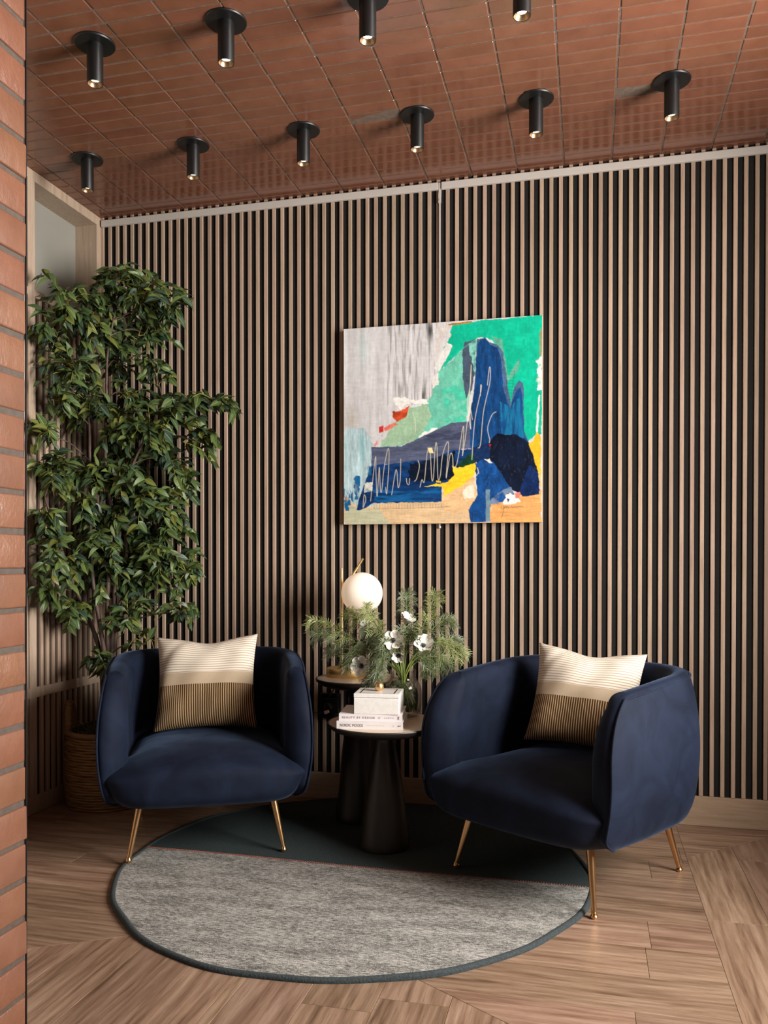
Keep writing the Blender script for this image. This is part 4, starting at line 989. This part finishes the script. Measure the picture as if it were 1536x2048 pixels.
    # scribbled line, ladders, signature
    def stroke(pts, w, c, a=1.0):
        W_ = window(pts, w + 6); x0, y0 = X[W_], Y[W_]; d = np.full(x0.shape, 1e9)
        for (x1, y1), (x2, y2) in zip(pts[:-1], pts[1:]):
            L2 = (x2 - x1) ** 2 + (y2 - y1) ** 2 + 1e-6; t = np.clip(((x0 - x1) * (x2 - x1) + (y0 - y1) * (y2 - y1)) / L2, 0, 1)
            d = np.minimum(d, np.hypot(x0 - x1 - t * (x2 - x1), y0 - y1 - t * (y2 - y1)))
        m = np.clip((w - d) / 1.6 + 0.5, 0, 1)[..., None] * a; img[W_] = img[W_] * (1 - m) + lin(c) * m
    def sm_(pts): return [(p.x, p.y) for p in catmull([(x, y, 0) for x, y in pts], 6)]
    cream = (226, 216, 196)
    for line in ([(232, 1385), (240, 1300), (252, 1330), (236, 1380)], [(285, 1340), (318, 1050), (322, 1150), (330, 1310), (345, 1115), (352, 1260), (362, 1270), (378, 1120), (402, 1000), (412, 1010), (408, 1150), (396, 1290), (388, 1250)],
                 [(430, 1300), (455, 1150), (466, 1145), (474, 1250), (488, 1200), (492, 1060)], [(530, 1190), (535, 1225), (548, 1230), (552, 1190)], [(608, 1070), (618, 1110), (600, 1190), (585, 1210)], [(622, 1250), (635, 1200), (650, 1215), (662, 1100), (672, 1010), (690, 1005), (700, 1190), (712, 1180), (724, 980), (735, 975), (742, 1190), (758, 1170), (772, 1040), (802, 950), (812, 985), (796, 1190), (822, 1035), (838, 1040), (845, 1120), (870, 1080), (905, 860), (912, 880), (904, 1040)],
                 [(904, 1040), (925, 900), (945, 700), (960, 435), (955, 560), (935, 690), (948, 800), (958, 860), (950, 700), (968, 800)], [(965, 1068), (985, 800), (1025, 600), (1022, 570), (1020, 640)], [(1005, 990), (1022, 960), (1040, 750), (1080, 560), (1085, 470), (1078, 455), (1065, 570)], [(1122, 748), (1095, 770), (1068, 850), (1075, 910), (1082, 935), (1078, 955)],
                 [(570, 750), (588, 800), (592, 880)], [(995, 1175), (1008, 1150), (1000, 1120), (1010, 1160)]):
        stroke(sm_(line), 1.7, cream, 0.92)
    stroke([(740, 480), (905, 325), (1000, 255)], 1.2, (120, 220, 200), 0.7)
    dark = (40, 44, 48)
    stroke([(285, 1395), (540, 1390), (770, 1385), (820, 1380)], 1.0, dark, 0.7); stroke([(285, 1355), (540, 1352), (800, 1345)], 1.0, dark, 0.5)
    for i in range(26): x = 290 + i * 19; stroke([(x, 1358), (x + 1, 1392)], 1.0, dark, 0.75 if i % 4 else 0.3)
    for i in range(10):
        y = 475 + i * 21; stroke([(1188, y), (1238, y + 4)], 1.0, dark, 0.7)
    stroke([(1190, 470), (1186, 660)], 1.0, dark, 0.7); stroke([(1240, 470), (1212, 690)], 1.0, dark, 0.6)
    for i in range(9):
        y = 165 + i * 30; stroke([(1000, y), (1003, y + 12)], 1.2, dark, 0.55); stroke([(1046, y - 3), (1049, y + 10)], 1.2, dark, 0.55)
    for y in (164, 196, 330, 350, 372): stroke([(1000, y), (1048, y - 4)], 1.0, dark, 0.45)
    ink = (36, 26, 24)
    for line in ([(1160, 1380), (1152, 1392), (1158, 1402), (1175, 1392), (1172, 1380), (1165, 1440), (1155, 1455)], [(1175, 1395), (1185, 1380), (1188, 1394), (1196, 1382), (1200, 1394), (1208, 1388)], [(1216, 1392), (1222, 1382), (1228, 1393), (1236, 1384), (1242, 1392), (1250, 1384), (1256, 1392), (1264, 1384), (1295, 1386)]):
        stroke(line, 1.3, ink, 0.9)
    img *= (0.90 + 0.20 * fbm(X / 5, Y / 46, 77, 3))[..., None]; img *= (0.93 + 0.14 * fbm(X / 60, Y / 7, 78, 3))[..., None]
    return np.clip(img, 0, 1)
NP = 400
img = paint_canvas(NP * 2); img = (img[0::2, 0::2] + img[1::2, 0::2] + img[0::2, 1::2] + img[1::2, 1::2]) / 4
pw = 0.898
art = thing('canvas_painting', 'square unframed abstract painting in teal, navy, yellow and white on the slatted wall', 'painting', (1.726, -0.032, 1.286))
gx, gz = np.meshgrid(np.linspace(-pw / 2, pw / 2, NP), np.linspace(pw, 0, NP))
co = np.stack([gx, np.full_like(gx, -0.0004), gz], -1).reshape(-1, 3)
idx = np.arange(NP * NP).reshape(NP, NP)
fa = np.stack([idx[:-1, :-1], idx[1:, :-1], idx[1:, 1:], idx[:-1, 1:]], -1).reshape(-1, 4)
me = bpy.data.meshes.new('painted_surface'); me.vertices.add(NP * NP); me.vertices.foreach_set('co', co.astype(np.float32).ravel())
me.loops.add(fa.size); me.loops.foreach_set('vertex_index', fa.astype(np.int32).ravel())
me.polygons.add(len(fa)); me.polygons.foreach_set('loop_start', np.arange(0, fa.size, 4, dtype=np.int32)); me.update(calc_edges=True); me.validate()
at = me.color_attributes.new('paint', 'FLOAT_COLOR', 'POINT'); rgba = np.ones((NP * NP, 4), np.float32); rgba[:, :3] = img.reshape(-1, 3); at.data.foreach_set('color', rgba.ravel())
me.materials.append(M['paint']); obj('painted_surface', me, art)
obj('stretched_canvas', bm_mesh(bevel_box(pw, 0.030, pw, 0.0012, 1), 'stretched_canvas', M['canvas']), art, (0, 0.0152, pw / 2))

# ------------------------------------------------------------------ basket with tree
BC = (0.212, -0.278); BR = 0.186; BH = 0.335
basket = thing('wicker_basket', 'round woven wicker basket with loop handles holding the tree, behind left armchair', 'basket', (BC[0], BC[1], 0))
def br(z): return BR * (0.93 + 0.10 * math.sin(PI * min(1, z / BH * 0.85 + 0.08)))
mb = MB(); nc = 27
for i in range(nc):
    z = 0.007 + i * (BH - 0.014) / (nc - 1); r_ = br(z) + 0.0015 * math.sin(i * 2.3); n = 56; ring = []
    for j in range(n):
        a = 2 * PI * j / n; w = 0.0016 * math.sin(9 * a + i * 1.7) + 0.0012 * math.sin(23 * a + i); ring.append(((r_ + w) * math.cos(a), (r_ + w) * math.sin(a), z + 0.0012 * math.sin(7 * a + i * 2.9)))
    k0 = len(mb.V); m8 = 6
    for j in range(n):
        p = Vector(ring[j]); rad = Vector((p.x, p.y, 0)).normalized()
        for q in range(m8): b = 2 * PI * q / m8; mb.V.append(tuple(p + (rad * math.cos(b) + Vector((0, 0, 1)) * math.sin(b)) * 0.0068))
    for j in range(n):
        for q in range(m8): mb.F.append((k0 + j * m8 + q, k0 + ((j + 1) % n) * m8 + q, k0 + ((j + 1) % n) * m8 + (q + 1) % m8, k0 + j * m8 + (q + 1) % m8)); mb.FM.append(0)
o = obj('coils', mb.mesh('coils', M['reed'], True), basket); o['kind'] = 'stuff'
obj('lining', MB().lathe([(0.0, 0.003), (br(0) - 0.006, 0.003), (br(0.15) - 0.006, 0.15), (br(BH) - 0.006, BH - 0.01)], 40).mesh('lining', M['reed'], True), basket)
ring = [((br(BH) + 0.001) * math.cos(2 * PI * j / 60), (br(BH) + 0.001) * math.sin(2 * PI * j / 60), BH) for j in range(61)]
obj('rim', MB().tube(ring, 0.0125, 10, False).mesh('rim', M['reed'], True), basket)
for a0 in (R(200), R(20)):
    mb = MB(); pts = []
    for k in range(15):
        t = PI * k / 14; a = a0 + 0.30 * math.cos(t); pts.append((br(BH) * math.cos(a), br(BH) * math.sin(a), BH - 0.01 + 0.135 * math.sin(t) ** 0.8))
    P = catmull(pts, 3)
    mb.tube(P, [0.0165 + 0.0022 * math.sin(i * 2.1) for i in range(len(P))], 10); obj('handle', mb.mesh('handle', M['reed'], True), basket)
mo = MB(); rs = random.Random(5)
V = []; F = []; nr, na = 14, 40
for i in range(nr + 1):
    for j in range(na):
        r_ = (br(BH) - 0.012) * i / nr; a = 2 * PI * j / na
        V.append((r_ * math.cos(a), r_ * math.sin(a), BH - 0.012 + 0.045 * (1 - (i / nr) ** 2) + rs.gauss(0, 0.004)))
for i in range(nr):
    for j in range(na): F.append((i * na + j, i * na + (j + 1) % na, (i + 1) * na + (j + 1) % na, (i + 1) * na + j))
mo.add(V, F)
for i in range(1500):
    r_ = (br(BH) - 0.012) * math.sqrt(rs.random()); a = rs.uniform(0, 2 * PI); p = Vector((r_ * math.cos(a), r_ * math.sin(a), BH - 0.014 + 0.045 * (1 - (r_ / BR) ** 2)))
    d_ = Vector((rs.gauss(0, 1), rs.gauss(0, 1), rs.uniform(0.2, 1.5))).normalized() * 0.022; s_ = d_.orthogonal().normalized() * 0.0025
    mo.add([p - s_, p + s_, p + d_], [(0, 1, 2)])
o = tag(obj('moss', mo.mesh('moss', M['moss']), None, (BC[0], BC[1], 0)), 'brown green moss filling the top of the wicker basket', 'moss'); o['kind'] = 'stuff'

CL = [(0.289, -0.297, 2.403, 0.137, 0.096), (0.42, -0.304, 2.3, 0.17, 0.095), (0.501, -0.2, 2.275, 0.088, 0.081), (0.15, -0.491, 2.236, 0.136, 0.088), (0.094, -0.563, 2.126, 0.069, 0.086), (0.192, -0.307, 2.179, 0.184, 0.103), (0.34, -0.121, 2.192, 0.107, 0.076), (0.17, -0.468, 1.96, 0.155, 0.093), (0.208, -0.169, 2.05, 0.119, 0.09), (0.443, -0.268, 1.986, 0.069, 0.057), (0.155, -0.333, 1.827, 0.137, 0.103), (0.529, -0.233, 1.787, 0.161, 0.096), (0.72, -0.215, 1.832, 0.118, 0.057), (0.443, -0.304, 1.706, 0.136, 0.095), (0.649, -0.222, 1.659, 0.087, 0.091), (0.094, -0.566, 1.657, 0.069, 0.061), (0.223, -0.152, 1.572, 0.167, 0.107), (0.454, -0.142, 1.571, 0.142, 0.106), (0.124, -0.546, 1.479, 0.104, 0.104), (0.165, -0.35, 1.482, 0.114, 0.087), (0.37, -0.267, 1.375, 0.196, 0.104), (0.533, -0.134, 1.487, 0.066, 0.099), (0.097, -0.585, 1.271, 0.069, 0.118), (0.173, -0.284, 1.261, 0.162, 0.104), (0.409, -0.156, 1.217, 0.165, 0.099), (0.137, -0.567, 1.103, 0.119, 0.112), (0.173, -0.286, 1.053, 0.162, 0.097), (0.328, -0.177, 1.028, 0.189, 0.123), (0.55, -0.169, 1.052, 0.098, 0.105), (0.096, -0.563, 0.98, 0.074, 0.061), (0.143, -0.398, 0.891, 0.124, 0.068), (0.367, -0.342, 0.851, 0.102, 0.095), (0.586, -0.288, 0.884, 0.086, 0.063), (0.433, -0.327, 0.742, 0.102, 0.056), (0.231, -0.378, 0.636, 0.05, 0.079), (0.30, -0.25, 1.88, 0.11, 0.07), (0.27, -0.30, 1.72, 0.11, 0.08), (0.10, -0.50, 1.80, 0.08, 0.08), (0.30, -0.33, 1.47, 0.13, 0.08), (0.24, -0.36, 1.16, 0.12, 0.08), (0.47, -0.24, 1.33, 0.10, 0.08), (0.16, -0.42, 1.37, 0.10, 0.08), (0.25, -0.32, 2.29, 0.10, 0.08), (0.44, -0.25, 1.12, 0.12, 0.08)]
ST = [[(0.232, -0.331, 0.33), (0.231, -0.338, 0.645), (0.219, -0.359, 0.826), (0.186, -0.365, 1.054), (0.174, -0.364, 1.394), (0.169, -0.361, 1.735), (0.139, -0.366, 1.985)], [(0.225, -0.29, 0.33), (0.231, -0.317, 0.641), (0.235, -0.323, 0.939), (0.25, -0.315, 1.282), (0.225, -0.318, 1.557), (0.228, -0.314, 1.855), (0.234, -0.31, 2.084), (0.283, -0.296, 2.336)], [(0.24, -0.27, 0.33), (0.232, -0.286, 0.637), (0.247, -0.289, 0.938), (0.273, -0.279, 1.261), (0.306, -0.268, 1.491), (0.384, -0.247, 1.676), (0.474, -0.223, 1.792)], [(0.19, -0.28, 0.331), (0.175, -0.29, 0.68), (0.135, -0.33, 0.866), (0.115, -0.40, 1.006), (0.095, -0.48, 1.202), (0.075, -0.55, 1.394)], [(0.215, -0.25, 0.40), (0.22, -0.238, 0.747), (0.264, -0.223, 0.958), (0.32, -0.207, 1.123), (0.4, -0.186, 1.263)]]
TO = Vector((BC[0], BC[1], 0.30))
tree = thing('ficus_tree', 'tall leafy green fig tree with several thin trunks, growing in the wicker basket', 'tree', TO)
skel = []
for s in ST:
    P = catmull(s, 8); n = len(P); skel += P[6:]
    obj('trunk', MB().tube([p - TO for p in P], [0.0125 - 0.0085 * i / n + 0.0008 * math.sin(i * 1.9) for i in range(n)], 10).mesh('trunk', M['bark'], True), tree)
rs = random.Random(11)
mbr = MB(); mtw = MB(); leaves = []
def grow_leaf(p, d, size): leaves.append((p, d, size))
for (cx, cy, cz, rx, rz) in CL:
    c = Vector((cx, cy, cz)); cand = [q for q in skel if q.z < cz + 0.02] or skel
    root = min(cand, key=lambda q: (q - c).length + 0.35 * abs(cz - q.z - 0.16))
    P = catmull([root, root.lerp(c, 0.5) + Vector((0, 0, 0.03)), c], 5); n = len(P)
    mbr.tube([p - TO for p in P], [0.0042 - 0.0026 * i / n for i in range(n)], 6)
    area_ = rx * rz; nt = max(7, int(area_ * 1450))
    for k in range(nt):
        a = rs.uniform(0, 2 * PI); rr = math.sqrt(rs.random()) * 1.08; ry = min(0.13, rx * 0.9)
        e = c + Vector((rx * rr * math.cos(a), ry * rs.uniform(-1, 1), rz * rr * math.sin(a) * 1.05 + 0.004))
        e.x = max(e.x, 0.025); e.y = min(e.y, -0.03)
        s0 = c.lerp(e, rs.uniform(0.0, 0.25)) + Vector((0, 0, 0.02)); 
        if rs.random() < 0.4: s0 = root.lerp(c, rs.uniform(0.6, 1.0))
        if (e - s0).length > 0.2: s0 = e + (s0 - e).normalized() * 0.2
        md = s0.lerp(e, 0.55) + Vector((0, 0, 0.025)); T = catmull([s0, md, e], 5)
        mtw.tube([p - TO for p in T], [0.0021 - 0.0009 * i / len(T) for i in range(len(T))], 4)
        nl = rs.randint(6, 9)
        for q in range(nl):
            f = 0.25 + 0.75 * q / (nl - 1); i_ = min(len(T) - 2, int(f * (len(T) - 1))); p = T[i_].lerp(T[i_ + 1], f * (len(T) - 1) - i_)
            tg = (T[i_ + 1] - T[i_]).normalized(); sd = tg.cross(Vector((0, 0, 1))); sd = sd.normalized() if sd.length > .05 else Vector((1, 0, 0))
            d = (tg * rs.uniform(0.3, 0.9) + sd * (1 if q % 2 else -1) * rs.uniform(0.5, 1.0) + Vector((rs.gauss(0, .25), rs.gauss(0, .25), rs.uniform(-0.60, 0.30)))).normalized()
            grow_leaf(p, d, rs.uniform(0.046, 0.074))
obj('branches', mbr.mesh('branches', M['bark'], True), tree)['kind'] = 'stuff'
obj('twigs', mtw.mesh('twigs', M['twig'], True), tree)['kind'] = 'stuff'
# a leaf: 5 x 6 grid, folded on the midrib and arching; midrib and petiole yellow
def leaf_geo(droop, fold):
    V = []; C = []; F = []
    for i in range(7):
        u = i / 6; w = 0.255 * (math.sin(PI * u ** 0.82) ** 0.9) * (1 - 0.25 * u) if 0 < u < 1 else 0.004
        for j in range(7):
            s = (-1, -0.55, -0.09, 0, 0.09, 0.55, 1)[j]; V.append((u, s * w, -droop * u * u + fold * abs(s) * w - 0.02 * s * s)); C.append(1.0 if j == 3 else 0.0)
    for i in range(6):
        for j in range(6): F.append((i * 7 + j, (i + 1) * 7 + j, (i + 1) * 7 + j + 1, i * 7 + j + 1))
    return V, F, C
GEO = [leaf_geo(0.10, 0.35), leaf_geo(0.28, 0.55), leaf_geo(0.45, 0.25), leaf_geo(0.18, 0.75)]
PAL = [(0.058, 0.098, 0.032), (0.078, 0.128, 0.036), (0.105, 0.155, 0.044), (0.040, 0.078, 0.040), (0.030, 0.062, 0.044), (0.068, 0.114, 0.038), (0.135, 0.155, 0.034), (0.046, 0.086, 0.034), (0.088, 0.140, 0.044)]
RIB = (0.34, 0.33, 0.07)
def paint_mesh(me, cols):
    a = me.color_attributes.new('tint', 'FLOAT_COLOR', 'POINT'); arr = np.ones((len(cols), 4), np.float32); arr[:, :3] = cols; a.data.foreach_set('color', arr.ravel())
variants = []
for g in range(4):
    for p in range(9):
        V, F, Cc = GEO[g]; me = mesh_from('leaf', V, F, M['leaf'], True); paint_mesh(me, [RIB if c else PAL[p] for c in Cc]); variants.append(me)
def leaf_mat(p, d, size):
    up = Vector((rs.gauss(0.15, .5), rs.gauss(-0.75, .5), 0.8)).normalized(); y = up.cross(d); y = y.normalized() if y.length > .05 else d.orthogonal().normalized(); z = d.cross(y).normalized()
    return Matrix(((d.x, y.x, z.x, p.x), (d.y, y.y, z.y, p.y), (d.z, y.z, z.z, p.z), (0, 0, 0, 1))) @ Matrix.Scale(size, 4)
cp = Vector(cam.location); fwv = Vector((-0.241, 0.970, 0))
leaves = [l for l in leaves if (l[0] + l[1] * l[2]).y < -0.02 and (l[0] + l[1] * l[2]).x > 0.012 and (l[0] + l[1] * l[2]).z > 0.4 and not ((l[0] + l[1] * l[2]).z < 0.80 and (l[0] + l[1] * l[2]).x > 0.36 and l[0].y < -0.24)]
leaves.sort(key=lambda l: (l[0] - cp).dot(fwv) / l[2])
T0 = Matrix.Translation(-TO)
for (p, d, s) in leaves[:298]:
    o = bpy.data.objects.new('leaf', rs.choice(variants)); link(o); o.parent = tree; o.matrix_local = T0 @ leaf_mat(p, d, s)
mb = MB(); cols = []
for (p, d, s) in leaves[298:]:
    m4 = leaf_mat(p, d, s); V, F, Cc = rs.choice(GEO); pc = rs.choice(PAL); mb.add([m4 @ Vector(v) - TO for v in V], F); cols += [RIB if c else pc for c in Cc]
me = mb.mesh('foliage', M['leaf'], True); paint_mesh(me, cols); o = obj('foliage', me, tree); o['kind'] = 'stuff'
print('leaves', len(leaves), 'objects', len(bpy.data.objects))
